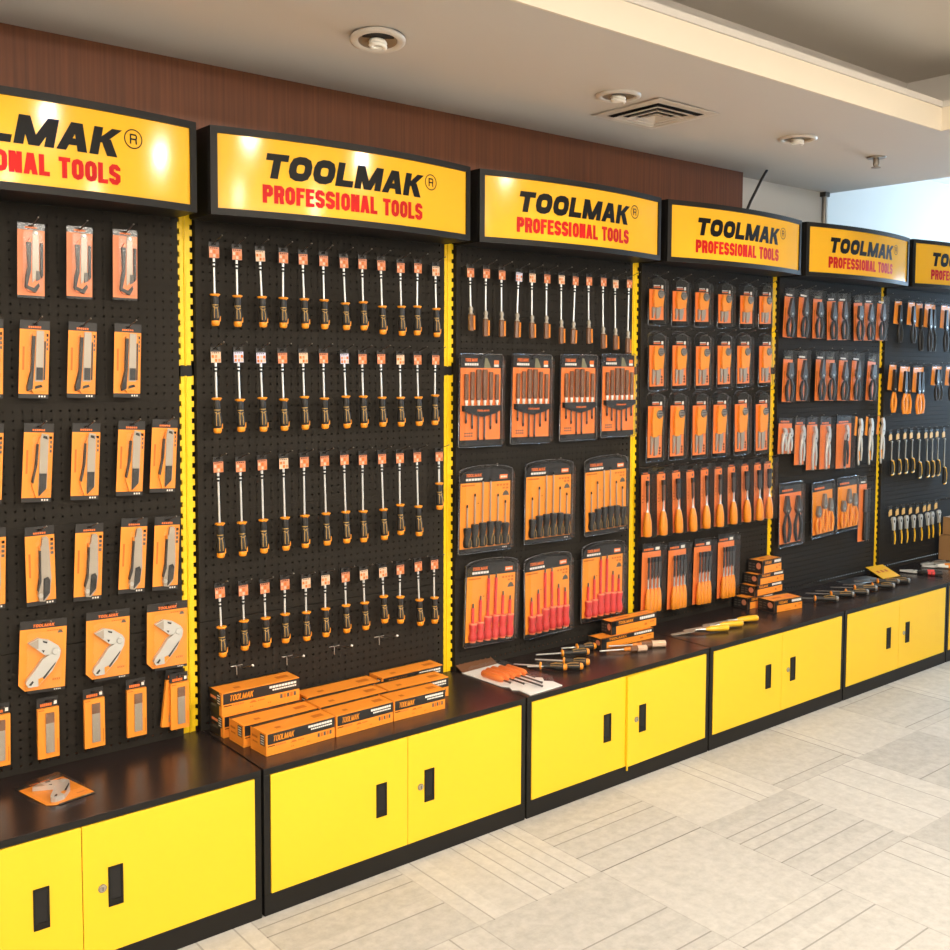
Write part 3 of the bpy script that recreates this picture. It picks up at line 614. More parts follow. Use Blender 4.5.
def make_driver(h, g, rnd=0, twin=False):
    o = empty('screwdriver')
    driver_mesh_parts(o, h, g, rnd)
    hb = MB(); L = g
    hb.lathe([(.0080, .012), (.0130, .018), (.0142, L * .30), (.0138, L * .42), (.0105, L * .60), (.0088, L * .66), (.0100, L * .70), (.0105, L * .78), (.0100, L * .92), (.0092, L - .004)], 'grip', 0, -.004, 12); hd = hb.build('handle', o)
    gl = MB()
    for a in (-.62, .12): gl.tube([(.0142 * math.sin(a) * k, -.004 - .0142 * math.cos(a) * k, z) for k, z in ((.62, L * .62), (.98, L * .46), (1.02, L * .30), (.97, .024))], .0014, 'gripline', 4)
    gl.tube([(.0142 * math.sin(a) * .78, -.004 - .0142 * math.cos(a) * .78, L * .56 + abs(a + .25) * .006) for a in (-1.1, -.7, -.25, .2, .6)], .0013, 'gripline', 4)
    gl.lathe([(.0098, L * .655), (.0098, L * .685)], 'gripline', 0, -.004, 12); gl.build('grip_inlay', hd)
    c = MB(); c.lathe([(.004, 0), (.0098, .001), (.0125, .006), (.0128, .014), (.0120, .017)], 'guard', 0, -.004, 12)
    c.prism([(.002, .014), (.013, .014), (.0135, .030), (.010, .026)], -.013, -.005, 'guard'); c.build('end_cap', o)
    c = MB(); c.lathe([(.0098, L - .005), (.0142, L - .002), (.0148, L + .001), (.0110, L + .0025)], 'guard', 0, -.004, 12, sx=1.1)
    c.prism([(.004, L - .009), (.014, L - .001), (.004, L + .001)], -.012, -.002, 'guard'); c.build('collar', o)
    if twin: MB().lathe([(.0026, g - .002), (.0026, h - .050)], 'steel', .007, .004, 10).build('second_shaft', o)
    return o
def make_clear_driver(h, g, rnd=0):
    o = empty('screwdriver'); driver_mesh_parts(o, h, g, rnd)
    b = MB(); b.lathe([(.009, 0), (.0112, .003), (.0112, g * .60), (.0100, g * .68)], 'brown', 0, -.004, 8, smooth=False); b.build('handle', o)
    b = MB(); b.prism([(.003, .004), (.0100, .004), (.0100, g * .62), (.003, g * .62)], -.0155, -.012, 'amber'); b.build('amber_stripe', o)
    b = MB(); b.lathe([(.0100, g * .68), (.0070, g * .73), (.0062, g * .80), (.0085, g * .86), (.0080, g * .94), (.004, g)], 'blade', 0, -.004, 8); b.build('collar', o)
    return o

def tray(o, w, h, arch, d=.018, rim=.010):
    """smoked blister tray: rim all round, raised window"""
    n = 12; top = [(w / 2 * math.cos(math.pi * i / n), h - arch + arch * math.sin(math.pi * i / n)) for i in range(n + 1)] if arch else [(w / 2, h - .008), (w / 2 - .008, h), (-w / 2 + .008, h), (-w / 2, h - .008)]
    P = [(-w / 2, .006), (-w / 2 + .006, 0), (w / 2 - .006, 0), (w / 2, .006)] + top
    b = MB(); n = len(P); cz = h / 2; k1 = (w - 2 * rim) / w; k2 = (h - 2 * rim) / h
    bk = [(x, 0, z) for x, z in P]; r0 = [(x, -.004, z) for x, z in P]; r1 = [(x * k1, -.004, cz + (z - cz) * k2) for x, z in P]; r2 = [(x * k1 * .985, -d, cz + (z - cz) * k2 * .99) for x, z in P]
    f = []
    for a, c in ((1, 0), (2, 1), (3, 2)):
        for i in range(n): j = (i + 1) % n; f.append((a * n + i, c * n + i, c * n + j, a * n + j))
    f.append(tuple(range(3 * n, 4 * n)))
    b.add(bk + r0 + r1 + r2, f, 'tray'); b.build('blister_tray', o)
    t = MB(); t.tube([(x * .985, -.0045, cz + (z - cz) * .99) for x, z in P + P[:1]], .0026, 'rim', 4); t.build('tray_rim', o)
def head_print(b, w, z0, z1, style):
    """brand block, white line and piece-count box on the header"""
    hh = z1 - z0
    brandtext(b, -w * .40, -w * .08, z0 + hh * .48, hh * .26, -.0022, 'brand'); specks(b, -w * .40, -w * .06, z0 + hh * .18, hh * .18, -.0022, 'white', 6, .85)
    if style == 2:
        b.prism([(w * .08, z0), (w * .26, z0), (w * .16, z1 - hh * .25), (w * .10, z1 - hh * .2)], -.0022, -.002, 'olive'); b.rect(w * .33, w * .45, z0 + hh * .30, z0 + hh * .6, -.0022, 'brand'); b.rect(w * .33, w * .45, z0 + hh * .1, z0 + hh * .28, -.0022, 'white')
    else: b.rect(w * .28, w * .44, z0 + hh * .2, z0 + hh * .55, -.0022, 'brand'); specks(b, w * .30, w * .43, z0 + hh * .3, hh * .14, -.0024, 'white', 4, .7)
def set_pack(style, w, h):
    o = empty('screwdriver_set'); b = MB(); rim = .011
    ow = w - 2 * rim
    if style == 2:
        z0, zt = .028, h * .845
        b.box(-ow / 2, ow / 2, -.002, -.0005, z0, zt, 'orangered'); header(b, ow, zt, h - .006, 'hdr', -.002, -.0005); b.box(-ow / 2, ow / 2, -.002, -.0005, .006, z0, 'hdr'); head_print(b, ow, zt, h - .006, 2)
        for i in range(2): specks(b, -ow * .40, -ow * .18, z0 + .012 + i * .010, .006, -.0022, 'grey', 4, .7)
    else:
        z0, zt = .020, h * .80
        b.box(-ow / 2, ow / 2, -.002, -.0005, z0, zt, 'orange'); b.box(-ow / 2, ow / 2, -.002, -.0005, .006, z0, 'hdr')
        n = 10; L = [(ow / 2 * math.cos(math.pi * i / n), h - .045 + .036 * math.sin(math.pi * i / n)) for i in range(n + 1)]
        b.prism([(-ow / 2, zt), (ow / 2, zt)] + L, -.002, -.0005, 'hdr'); head_print(b, ow, zt, h - .020, style)
        b.rect(-ow * .48, -ow * .22, zt - .012, zt - .006, -.0022, 'dorange'); specks(b, ow * .22, ow * .48, zt - .018, .008, -.0022, 'dorange', 4, .75); specks(b, ow * .34, ow * .48, zt - .030, .007, -.0022, 'dorange', 2, .75)
        b.prism([(ow * .34, zt - .055), (ow * .48, zt - .055), (ow * .455, zt - .042), (ow * .41, zt - .035), (ow * .365, zt - .042)], -.0023, -.002, 'grey')
        specks(b, ow * .36, ow * .46, .010, .004, -.0022, 'white', 3, .6)
        for q in (-.16, .10): b.rect(ow * q, ow * q + .004, h * .56, h * .572, -.0022, 'ink')
    b.build('backing_card', o)
    X = [-.385, -.235, -.08, .075, .23, .385]
    for i in range(6):
        x = X[i] * ow; s = MB()
        if style == 2:
            zr = h * .43; tops = [.78, .805, .83, .83, .805, .78][i] * h; tip = [.26, .20, .07, .07, .19, .25][i] * h + .012; r = (.0085, .0085, .0105, .0105, .0085, .0085)[i]
            s.lathe([(.0036, tip), (.0036, zr)], 'grey', x, -.009, 8); s.lathe([(.0034, tip - .012), (.0040, tip)], 'pit', x, -.009, 8)
            s.lathe([(.005, zr), (.0045, zr + .012), (.0065, zr + .020), (.006, zr + .026)], 'lamp', x, -.009, 8); s.lathe([(r * .8, zr + .026), (r, zr + .034), (r, tops - .003), (r * .85, tops)], 'brown', x, -.009, 8, smooth=False)
        else:
            vde = style == 4; ht = ([.30, .335, .345, .35, .345, .32] if not vde else [.27, .275, .33, .335, .325, .32])[i] * h; tip = ([.56, .68, .845, .845, .66, .58] if not vde else [.50, .58, .815, .815, .60, .54])[i] * h; r = .0165 if not vde else .0168
            gm = 'grip' if not vde else 'vde'
            s.lathe([(r * .7, z0 + .006), (r * .95, z0 + .012), (r, ht * .45), (r * .72, ht * .68), (r * .8, ht * .74), (r * .92, ht - .006), (r * .85, ht)], gm, x, -.011, 10)
            if vde:
                s.lathe([(r * .95, ht - .002), (r, ht + .001), (r * .8, ht + .003)], 'vde2', x, -.011, 10); s.lathe([(r * .75, z0 + .001), (r * .8, z0 + .007)], 'vde2', x, -.011, 10)
                s.lathe([(.0056, ht), (.0056, tip - .016)], 'vde', x, -.009, 8); s.lathe([(.0034, tip - .018), (.003, tip)], 'dsteel', x, -.009, 8)
            else:
                s.tube([(x + .003, -.0235, ht * .64), (x + .0100, -.0250, ht * .5), (x + .0105, -.0252, ht * .3), (x + .0080, -.0240, z0 + .012)], .0013, 'gripline', 4); s.tube([(x + .003, -.0235, ht * .64), (x - .004, -.0270, ht * .5), (x - .005, -.0275, ht * .3), (x - .002, -.0265, z0 + .012)], .0013, 'gripline', 4)
                s.lathe([(.0028, ht), (.0028, tip - .010)], 'blade', x, -.009, 8); s.lathe([(.0036, tip - .010), (.0030, tip)], 'ink', x, -.009, 8)
        s.build('screwdriver', o)
    if style == 2:
        k = MB(); zr = h * .43
        k.prism([(-ow * .47, zr + .006), (-ow * .47, zr - .014), (-ow * .30, zr - .024), (0, zr - .036), (ow * .30, zr - .024), (ow * .47, zr - .010), (ow * .47, zr + .006)], -.019, -.003, 'hdr')
        brandtext(k, -ow * .16, ow * .16, zr - .016, .007, -.0194, 'brand'); k.build('holder_bracket', o)
    tray(o, w, h, .022 if style != 2 else 0, .032, rim)
    return o

def putty_pack(h, big, w=.112):
    """carded orange hand tool: round grey head, curved orange grip, pale blades"""
    o = empty('jab_saw_pack'); b = MB(); rim = .006; ow = w - .022; z0 = .024 if not big else .018; zt = h * (.72 if not big else (.76 if h < .28 else .79))
    b.box(-ow / 2, ow / 2, -.002, -.0005, z0, zt, 'orangered'); specks(b, -ow * .2, ow * .3, zt + .006, .006, -.002, 'brand', 5, .8); specks(b, -ow * .2, ow * .25, zt + .014, .004, -.002, 'white', 5, .8); b.rect(ow * .34, ow * .48, zt + .004, zt + .018, -.002, 'white')
    if big:
        for k in range(3): b.rect(ow * .30, ow * .42, z0 + .012 + k * .012, z0 + .020 + k * .012, -.0022, 'ink')
        b.rect(ow * .18, ow * .46, h * .47, h * .475, -.0022, 'ink')
    b.build('backing_card', o)
    T = lambda p: [(x * ow, z0 + z * (zt - z0)) for x, z in p]
    s = MB(); s.prism(T([(-.26, .98), (.10, .96), (.40, .80), (.36, .62), (.30, .42), (.10, .44), (-.02, .40), (-.30, .40), (-.34, .70)]), -.016, -.003, 'handle'); hd = s.build('handle', o)
    c = MB(); c.lathe([(.016, -.021), (.019, -.017), (.019, -.012)], 'gun', *T([(.14, .84)])[0], 16, axis='y', sx=1.05)
    for k in range(3): c.box(T([(.0, 0)])[0][0], T([(.30, 0)])[0][0], -.0218, -.0205, T([(0, .80 + k * .05)])[0][1], T([(0, .815 + k * .05)])[0][1], 'grip')
    c.build('round_head', hd)
    for x0, x1, zz in ((-.36, -.20, .03), (-.10, .20, .0)):
        k = MB(); k.prism(T([(x0, .42), (x1, .42), (x1, .26 + zz), (x1 - .10, .05 + zz), (x0, .03 + zz)]), -.010, -.003, 'blade'); k.build('blade', o)
    # clear shell with a domed hang tab
    P = [(-w / 2, .008), (-w / 2 + .008, 0), (w / 2 - .008, 0), (w / 2, .008), (w / 2, h - .026), (w / 2 - .012, h - .016), (w * .16, h - .012), (w * .02, h), (-w * .22, h), (-w / 2 + .008, h - .012), (-w / 2, h - .022)]
    b = MB(); n = len(P); b.add([(x * .93, -.026, h / 2 + (z - h / 2) * .95) for x, z in P] + [(x, -.0005, z) for x, z in P], [tuple(range(n))] + [(i, n + i, n + (i + 1) % n, (i + 1) % n) for i in range(n)], 'tray'); b.build('clear_shell', o)
    MB().tube([(x, -.003, z) for x, z in P + P[:1]], .0020, 'rim', 4).build('shell_rim', o)
    return o

def chisel(bw, h0, zh, zt, x=0, y=-.022, rr=.0205):
    """handle from h0 to zh, blade up to zt (tip cover on top)"""
    s = MB(); L = zh - h0
    s.lathe([(rr * .72, h0), (rr * .95, h0 + L * .03), (rr, h0 + L * .25), (rr * .92, h0 + L * .60), (rr * .62, h0 + L * .90), (rr * .42, zh)], 'handle', x, y, 12, sy=.9)
    s.lathe([(rr * .38, zh - .002), (.0042, zh + .010), (.0038, zh + (zt - zh) * .34)], 'steel', x, y, 8)
    z1 = zh + (zt - zh) * .30; c = bw / 2
    s.prism([(x - .004, z1), (x + .004, z1), (x + c, z1 + .014), (x + c, zt - .016), (x - c, zt - .016), (x - c, z1 + .014)], y - .003, y + .003, 'dsteel')
    s.prism([(x - c - .001, zt - .022), (x + c + .001, zt - .022), (x + c + .001, zt), (x - c - .001, zt)], y - .0042, y + .0042, 'hdr')
    return s
def chisel_pack(bw, h=.322):
    w = .066; o = empty('chisel_pack'); b = MB(); ow = w - .014; zt = h * .875; z0 = .012
    b.box(-ow / 2, ow / 2, -.002, -.0005, z0, zt, 'orangered'); b.box(-ow / 2, ow / 2, -.002, -.0005, zt, zt + .012, 'hdr'); specks(b, -ow * .3, ow * .3, zt + .004, .004, -.0022, 'brand', 4, .8)
    for k in range(3): b.rect(-ow * .40, -ow * .28, h * .50 + k * .014, h * .508 + k * .014, -.0022, 'ink')
    b.rect(ow * .20, ow * .36, zt - .020, zt - .010, -.0022, 'grey'); b.build('backing_card', o)
    chisel(bw, z0 + .002, h * .375, h * .80, x=-.009).build('chisel', o)
    b = MB(); P = [(-w / 2, .004), (w / 2, .004), (w / 2, h), (-w / 2, h)]
    b.add([(x * .90, -.043, .008 + z * .955) for x, z in P] + [(x, -.0005, z) for x, z in P], [(0, 1, 2, 3)] + [(i, 4 + i, 4 + (i + 1) % 4, (i + 1) % 4) for i in range(4)], 'tray'); b.build('clear_sleeve', o)
    return o
def chisel_set(h=.318):
    w = .132; o = empty('chisel_set'); b = MB(); ow = w - .012; zt = h * .87
    b.prism([(-ow / 2, .012), (ow / 2, .012), (ow / 2, zt), (-ow / 2, zt)], -.002, -.0005, 'orangered'); header(b, ow, zt, h - .004, 'hdr', -.002, -.0005); specks(b, -ow * .42, ow * .1, zt + .006, .009, -.0022, 'brand', 6, .8); b.rect(ow * .2, ow * .42, zt + .005, zt + .018, -.0022, 'white'); b.build('backing_card', o)
    for x, bw in ((-.034, .007), (-.010, .011), (.013, .015), (.036, .019)): chisel(bw, .014, h * .37, h * .80, x=x, rr=.0145, y=-.018).build('chisel', o)
    b = MB(); P = [(-w / 2, .004), (w / 2, .004), (w / 2, h), (-w / 2, h)]
    b.add([(x * .95, -.036, .006 + z * .96) for x, z in P] + [(x, -.0005, z) for x, z in P], [(0, 1, 2, 3)] + [(i, 4 + i, 4 + (i + 1) % 4, (i + 1) % 4) for i in range(4)], 'tray'); b.build('clear_sleeve', o)
    return o

def pliers_into(o, h, x=0, y=-.015, gm='grip', jaw='dsteel', spread=1.0, jl=.40, nose=1.0, z0=.01):
    """two curved handles, pivot and jaws; parts of o"""
    zp = z0 + (h - z0) * (1 - jl)
    for s in (-1, 1):
        b = MB(); b.tube([(x + s * .010 * spread, y, z0), (x + s * .019 * spread, y, z0 + (zp - z0) * .30), (x + s * .020 * spread, y, z0 + (zp - z0) * .58), (x + s * .010 * spread, y, z0 + (zp - z0) * .86), (x + s * .003, y, zp)], .006, gm, 8, rs=[.0072, .0088, .0084, .0064, .0055]); b.build('handle', o)
    b = MB(); q = .019 * spread
    b.prism([(x - q * .5, zp - .006), (x + q * .5, zp - .006), (x + q, zp + .012), (x + q * .82, zp + .030), (x + q * .30 * nose, h), (x + .0012, h), (x + .0012, zp + .032), (x - .0012, zp + .032), (x - .0012, h), (x - q * .30 * nose, h), (x - q * .82, zp + .030), (x - q, zp + .012)], y - .007, y + .007, jaw)
    b.lathe([(.0055, y - .0090), (.0062, y - .0058)], 'steel', x, zp + .010, 12, axis='y'); b.build('jaws', o)
def pliers_pack(h, w=.086, var=0):
    o = empty('pliers_pack'); b = MB(); ow = w - .010; zt = h * .82
    b.box(-ow / 2, ow / 2, -.002, -.0005, .008, zt, 'orangered'); header(b, ow, zt, h - .003, 'tray', -.002, -.0005); specks(b, -ow * .36, ow * .3, zt + .006, .008, -.0022, 'olive' if var % 2 else 'white', 5, .85); b.rect(-ow * .42, -ow * .30, h * .2, h * .6, -.0022, 'dorange'); b.build('backing_card', o)
    pliers_into(o, h * (.80, .76, .82)[var % 3], .004, gm='grip', spread=(1.15, 1.25, 1.05)[var % 3], jl=(.46, .38, .44)[var % 3], nose=(.6, 1.9, 1.0)[var % 3], z0=.012)
    b = MB(); P = [(-w / 2, .002), (w / 2, .002), (w / 2, h), (-w / 2, h)]
    b.add([(x * .92, -.026, .006 + z * .96) for x, z in P] + [(x, -.0005, z) for x, z in P], [(0, 1, 2, 3)] + [(i, 4 + i, 4 + (i + 1) % 4, (i + 1) % 4) for i in range(4)], 'tray'); b.build('clear_shell', o)
    return o
def locking_into(o, h, x=0, z0=.012, gm='silver'):
    y = -.014
    b = MB(); b.tube([(x - .010, y, z0), (x - .012, y, z0 + h * .30), (x - .004, y, z0 + h * .55), (x + .002, y, z0 + h * .68)], .007, gm, 8, rs=[.006, .0075, .009, .008]); b.lathe([(.005, z0 - .006), (.007, z0 + .004)], 'steel', x - .010, y, 8); b.build('fixed_handle', o)
    b = MB(); b.tube([(x + .016, y, z0 + h * .06), (x + .020, y, z0 + h * .25), (x + .014, y, z0 + h * .46), (x + .008, y, z0 + h * .56)], .006, gm, 8, rs=[.0045, .006, .0065, .005]); b.build('lever_handle', o)
    b = MB(); b.prism([(x - .012, z0 + h * .56), (x + .016, z0 + h * .54), (x + .022, z0 + h * .66), (x + .018, z0 + h * .80), (x + .006, z0 + h * .88), (x - .010, z0 + h * .86), (x - .004, z0 + h * .78), (x + .002, z0 + h * .74), (x - .012, z0 + h * .66)], y - .006, y + .006, 'silver'); b.lathe([(.004, y - .008), (.005, y - .006)], 'dsteel', x + .004, z0 + h * .62, 10, axis='y'); b.build('jaws', o)
def locking_pack(h, w, short=False):
    o = empty('locking_pliers_pack'); b = MB(); ow = w - .012; zt = h * .84
    b.box(-ow / 2, ow / 2, -.002, -.0005, .008, zt, 'orangered'); header(b, ow, zt, h - .003, 'hdr', -.002, -.0005); specks(b, -ow * .36, ow * .3, zt + .005, .008, -.0022, 'brand', 5, .85); b.build('backing_card', o)
    if short:
        for x in (-.024, .024): locking_into(o, h * .74, x, .014)
    else: locking_into(o, h * .88, .006, .014, 'grip' if w > .13 else 'silver')
    b = MB(); P = [(-w / 2, .002), (w / 2, .002), (w / 2, h), (-w / 2, h)]
    b.add([(x * .94, -.028, .006 + z * .96) for x, z in P] + [(x, -.0005, z) for x, z in P], [(0, 1, 2, 3)] + [(i, 4 + i, 4 + (i + 1) % 4, (i + 1) % 4) for i in range(4)], 'tray'); b.build('clear_shell', o)
    return o
def hung_locking(h):
    o = empty('locking_pliers'); b = MB(); b.prism([(-.034, h * .62), (-.012, h * .60), (-.004, h * .98), (-.024, h)], -.004, -.002, 'handle'); b.build('hang_tag', o); locking_into(o, h * 1.06, .008, .008)
    t = MB(); t.tube([(.0, -.020, .03), (-.006, -.020, h * .3)], .0035, 'guard', 6); t.build('release_lever', o)
    return o
def combo_pack(h, w, n, hm):
    """wide card with several pliers"""
    o = empty('pliers_set'); b = MB(); ow = w - .024; zt = h * .83
    b.box(-ow / 2, ow / 2, -.002, -.0005, .018, zt, 'orangered' if n == 2 else 'orange'); b.box(-ow / 2, ow / 2, -.002, -.0005, zt, h - .010, 'hdr'); specks(b, -ow * .4, ow * .1, zt + .010, .010, -.0022, 'brand', 6, .8); b.rect(-.006, .008, h * .56, h * .60, -.0022, 'ink'); b.build('backing_card', o)
    for i in range(n):
        x = (i - (n - 1) / 2) * ow * (.52 if n == 2 else .30); hh = h * ((.80, .78) if n == 2 else (.58, .78, .68))[i]
        pliers_into(o, hh, x, gm=hm, jaw='dsteel' if n == 2 else 'gun', spread=1.25 if n == 2 else 1.0, jl=.36, nose=1.2, z0=.026)
    tray(o, w, h, 0, .026, .010)
    return o
def file_pack(h, w=.085):
    o = empty('file_pack'); b = MB(); ow = w - .010; b.box(-ow / 2, ow / 2, -.002, -.0005, .006, h * .88, 'orangered'); header(b, ow, h * .88, h, 'tray', -.002, -.0005); specks(b, -ow * .3, ow * .3, h * .90, .008, -.0022, 'white', 4, .8); b.build('backing_card', o)
    b = MB(); b.box(.002, .030, -.014, -.004, h * .46, h * .80, 'dsteel'); b.build('blade', o)
    b = MB(); b.lathe([(.013, .012), (.016, .02), (.014, h * .3), (.012, h * .46)], 'grip', .015, -.012, 10, sy=.8); b.build('handle', o)
    blister(o, -.008, .038, .008, h * .84, .030, 'tray', 'clear_shell')
    return o
def cutter_hung(h, orange):
    """snips or cutters on an orange card that covers only the head"""
    o = empty('snips' if orange else 'cutters'); b = MB(); w = .088; zc = h * (.46 if orange else .44 if h < .25 else .50)
    b.prism([(-w * .50, zc), (w * .1, zc - .004), (w * .46, zc + .01), (w * .46, h - .014), (-w * .34, h - .014)], -.003, -.001, 'orange'); header(b, .060, h - .014, h, 'tray', -.003, -.001); specks(b, -.02, .02, h - .022, .006, -.0034, 'white', 4, .8); b.build('head_card', o)
    pliers_into(o, h * .86, .008, y=-.014, gm='handle' if orange else 'grip', jaw='grip', spread=.95, jl=.46 if not orange else .5, nose=1.5, z0=.004)
    return o
def pick_hung(h):
    o = empty('scraper_tool'); b = MB(); header(b, .030, h - .022, h, 'hdr', -.003, 0); b.prism([(-.015, h - .060), (.015, h - .056), (.015, h - .030), (.004, h - .022), (-.015, h - .032)], -.003, 0, 'tan'); b.build('hang_tag', o)
    g = min(.105, h * .34); b = MB(); b.lathe([(.0045, g - .004), (.0045, h - .075), (.0075, h - .072), (.0075, h - .064)], 'steel', .008, -.004, 8); b.build('shaft', o)
    b = MB(); b.tube([(.004, -.006, .004), (.013, -.006, g * .3), (.014, -.006, g * .65), (.006, -.006, g)], .010, 'grip', 8, rs=[.009, .0125, .012, .009]); hd = b.build('handle', o)
    b = MB(); b.tube([(-.006, -.014, .004), (.012, -.017, .008), (.021, -.014, g * .3), (.021, -.014, g * .6), (.010, -.015, g * .94), (-.004, -.014, g)], .0042, 'yhandle', 6); b.build('handle_rim', hd)
    return o
def small_pliers_hung(h):
    o = empty('pliers'); b = MB(); header(b, .032, h - .020, h, 'hdr', -.003, 0); b.prism([(-.016, h - .058), (.016, h - .054), (.016, h - .022), (-.004, h - .022), (-.016, h - .034)], -.003, 0, 'tan'); b.build('hang_tag', o)
    x = .016; zt = h - .066
    b = MB(); b.prism([(x - .020, zt - .010), (x - .012, zt), (x + .010, zt), (x + .018, zt - .014), (x + .012, zt - .040), (x + .008, zt - .075), (x - .008, zt - .075), (x - .010, zt - .040)], -.018, -.006, 'silver'); b.prism([(x - .006, zt - .030), (x + .004, zt - .030), (x + .004, zt - .016), (x - .006, zt - .016)], -.0186, -.0175, 'pit'); b.build('jaws', o)
    for s in (-1, 1):
        b = MB(); z1 = zt - .072; b.tube([(x + s * .004, -.012, z1), (x + s * .012, -.012, z1 * .66), (x + s * .013, -.012, z1 * .33), (x + s * .006, -.012, .002)], .0045, 'yhandle' if s > 0 else 'grip', 8, rs=[.004, .005, .005, .004]); b.build('handle', o)
    return o

# hooks --------------------------------------------------------------
def make_hook():
    b = MB(); b.tube([(0, .016, 0), (0, -.030, 0), (0, -.100, .020)], .0013, 'dsteel', 6)
    b.lathe([(.0010, -.104), (.0022, -.103), (.0022, -.1010), (.0010, -.100)], 'gun', 0, .0208, 8, axis='y'); return b.build('peg_hook')
def make_big_hook():
    b = MB(); b.tube([(0, .014, 0), (0, -.030, .002), (0, -.105, .026)], .0019, 'steel', 6); b.tube([(-.020, .006, 0), (.020, .006, 0)], .0020, 'steel', 6); b.tube([(0, .006, 0), (.0, .005, -.030)], .0018, 'steel', 5)
    b.lathe([(.0016, -.112), (.0040, -.110), (.0040, -.106), (.0016, -.104)], 'white', 0, .027, 8, axis='y'); return b.build('peg_hook')
HOOKED = {}
def hook(x, z, label):
    k = (round(x, 3), round(z, 3))
    if k in HOOKED: return
    HOOKED[k] = 1
    o = get('hook', make_hook); o.location = (x, 0, z); tag(o, label, 'hook', 'wire hooks holding the hung tools')
def hang(o, item, label, cat, group, short, dy=0.0, hz=.012):
    x, z, h, w, dx = item
    o.location = (x, YC + dy, z); o.rotation_euler = (0, math.atan2(dx, h), 0); tag(o, label, cat, group)
    hook(x + dx * (1 - hz / h), z + h - hz, 'wire hook holding the ' + short)

# knife panel ---------------------------------------------------------
ROWS = ['top', 'second', 'third', 'fourth', 'fifth', 'bottom']
KN = ['black-gripped utility knife', 'snap-off utility knife', 'hook-tailed utility knife', 'metal-bodied utility knife']
for ri, (data, st) in enumerate(((A1, 1), (A2, 2), (A3, 3), (A4, 4))):
    n = len(data); hh = round(sum(d[2] for d in data) / n, 3)
    for i, d in enumerate(data):
        od = ORD[n - i]
        o = get(('knife', st), lambda: knife_pack(st, hh)); d = (d[0], d[1], hh, d[3], d[4])
        hang(o, d, f'orange-carded {KN[ri]}, {od} from the yellow post, {ROWS[ri]} row of knives', 'utility knife', 'carded knives in the %s row' % ROWS[ri], f'{od} card from the yellow post, {ROWS[ri]} row of knives')
for i, d in enumerate(A5):
    od = ORD[3 - i]; hang(get('fold', folding_pack), (d[0], d[1], .204, .124, d[4]), f'orange-carded silver folding knife with black header, {od} from the yellow post', 'folding knife', 'carded folding knives', f'{od} folding knife from the yellow post')
for i, d in enumerate(A6):
    if i == 4: continue
    od = ORD[5 - i if i < 4 else 1]
    hang(get('blade', blade_pack), (d[0], d[1], .171, .057, d[4]), f'slim orange pack of grey spare blades, {od} from the yellow post', 'blade pack', 'spare blade packs in the bottom row', f'{od} blade pack from the yellow post')
o = get('blade', blade_pack); o.location = (-.082, YC + .014, .483); o.rotation_euler = (0, R(7), R(4)); tag(o, 'slim orange blade pack hanging crooked behind the one nearest the yellow post', 'blade pack', 'spare blade packs in the bottom row')

# screwdriver panel ----------------------------------------------------
def row_of(data, name, make, label, short, cat, group, q=.012):
    n = len(data)
    hm = sorted(d[2] for d in data)[n // 2]; gm = sorted(d[3] for d in data)[n // 2]
    for i, d in enumerate(data):
        x, z, h, g, dx = d
        h2 = round(hm + round((h - hm) / q) * q, 3); g2 = round(g / .006) * .006; rnd = random.choice((0, 0, 0, 1)); 
        if name == 'B2' and i in (1, 2, 6): rnd = 2
        if name == 'C1' and i in (3,): rnd = 2
        o = get((name, h2, g2, rnd), lambda: make(h2, g2, rnd))
        hang(o, (x, z + (h - h2), h2, g2, dx), label(ORD[i + 1]), cat, group, short(ORD[i + 1]), dy=-.004, hz=.006)
for ri, (data, nm) in enumerate(((B1, 'B1'), (B2, 'B2'), (B3[:11], 'B3'), (B4, 'B4'))):
    rw = ('top', 'second', 'third', 'bottom')[ri]
    row_of(data, nm, make_driver, lambda od: f'black and orange screwdriver, {od} from the knife panel, {rw} row of the screwdriver panel', lambda od: f'{od} screwdriver from the knife panel, {rw} row of the screwdriver panel', 'screwdriver', f'black screwdrivers in the {rw} row')
x, z, h, g, dx = B3[11]; hang(make_driver(h, g, 0, True), B3[11], 'short black screwdriver with two thin shafts at the end of the third row', 'screwdriver', None, 'short two-shafted screwdriver', dy=-.004, hz=.006)
for i, (x, z) in enumerate(((.148, .622), (.326, .620), (.506, .622), (.688, .625))):
    o = get('bighook', make_big_hook); o.location = (x, -.010, z); tag(o, f'empty T-shaped wire peg hook below the screwdrivers, {ORD[i + 1]} from the knife panel', 'hook', 'empty hooks below the screwdrivers')

# driver-set panel -----------------------------------------------------
row_of(C1, 'C1', make_clear_driver, lambda od: f'brown clear-handled screwdriver, {od} from the screwdriver panel, in the row above the set packs', lambda od: f'{od} clear-handled screwdriver from the screwdriver panel', 'screwdriver', 'clear-handled screwdrivers', .02)
for data, st, w, what in ((C2, 2, .212, 'brown-handled'), (C3, 3, .262, 'black-handled'), (C4, 4, .258, 'red insulated')):
    hh = round(sum(d[2] for d in data) / len(data), 3)
    for i, d in enumerate(data):
        od = ORD[i + 1]; lb = f'blister pack of six {what} screwdrivers on orange card, {od} from the screwdriver panel'
        if st == 2 and i == 3: lb = 'blister pack of six brown-handled screwdrivers overlapping the yellow post beside the chisel panel'
        hang(get(('set', st), lambda: set_pack(st, w, hh)), (d[0], d[1], hh, w, d[4]), lb, 'screwdriver set', f'packs of {what} screwdrivers', f'{od} pack of {what} screwdrivers')

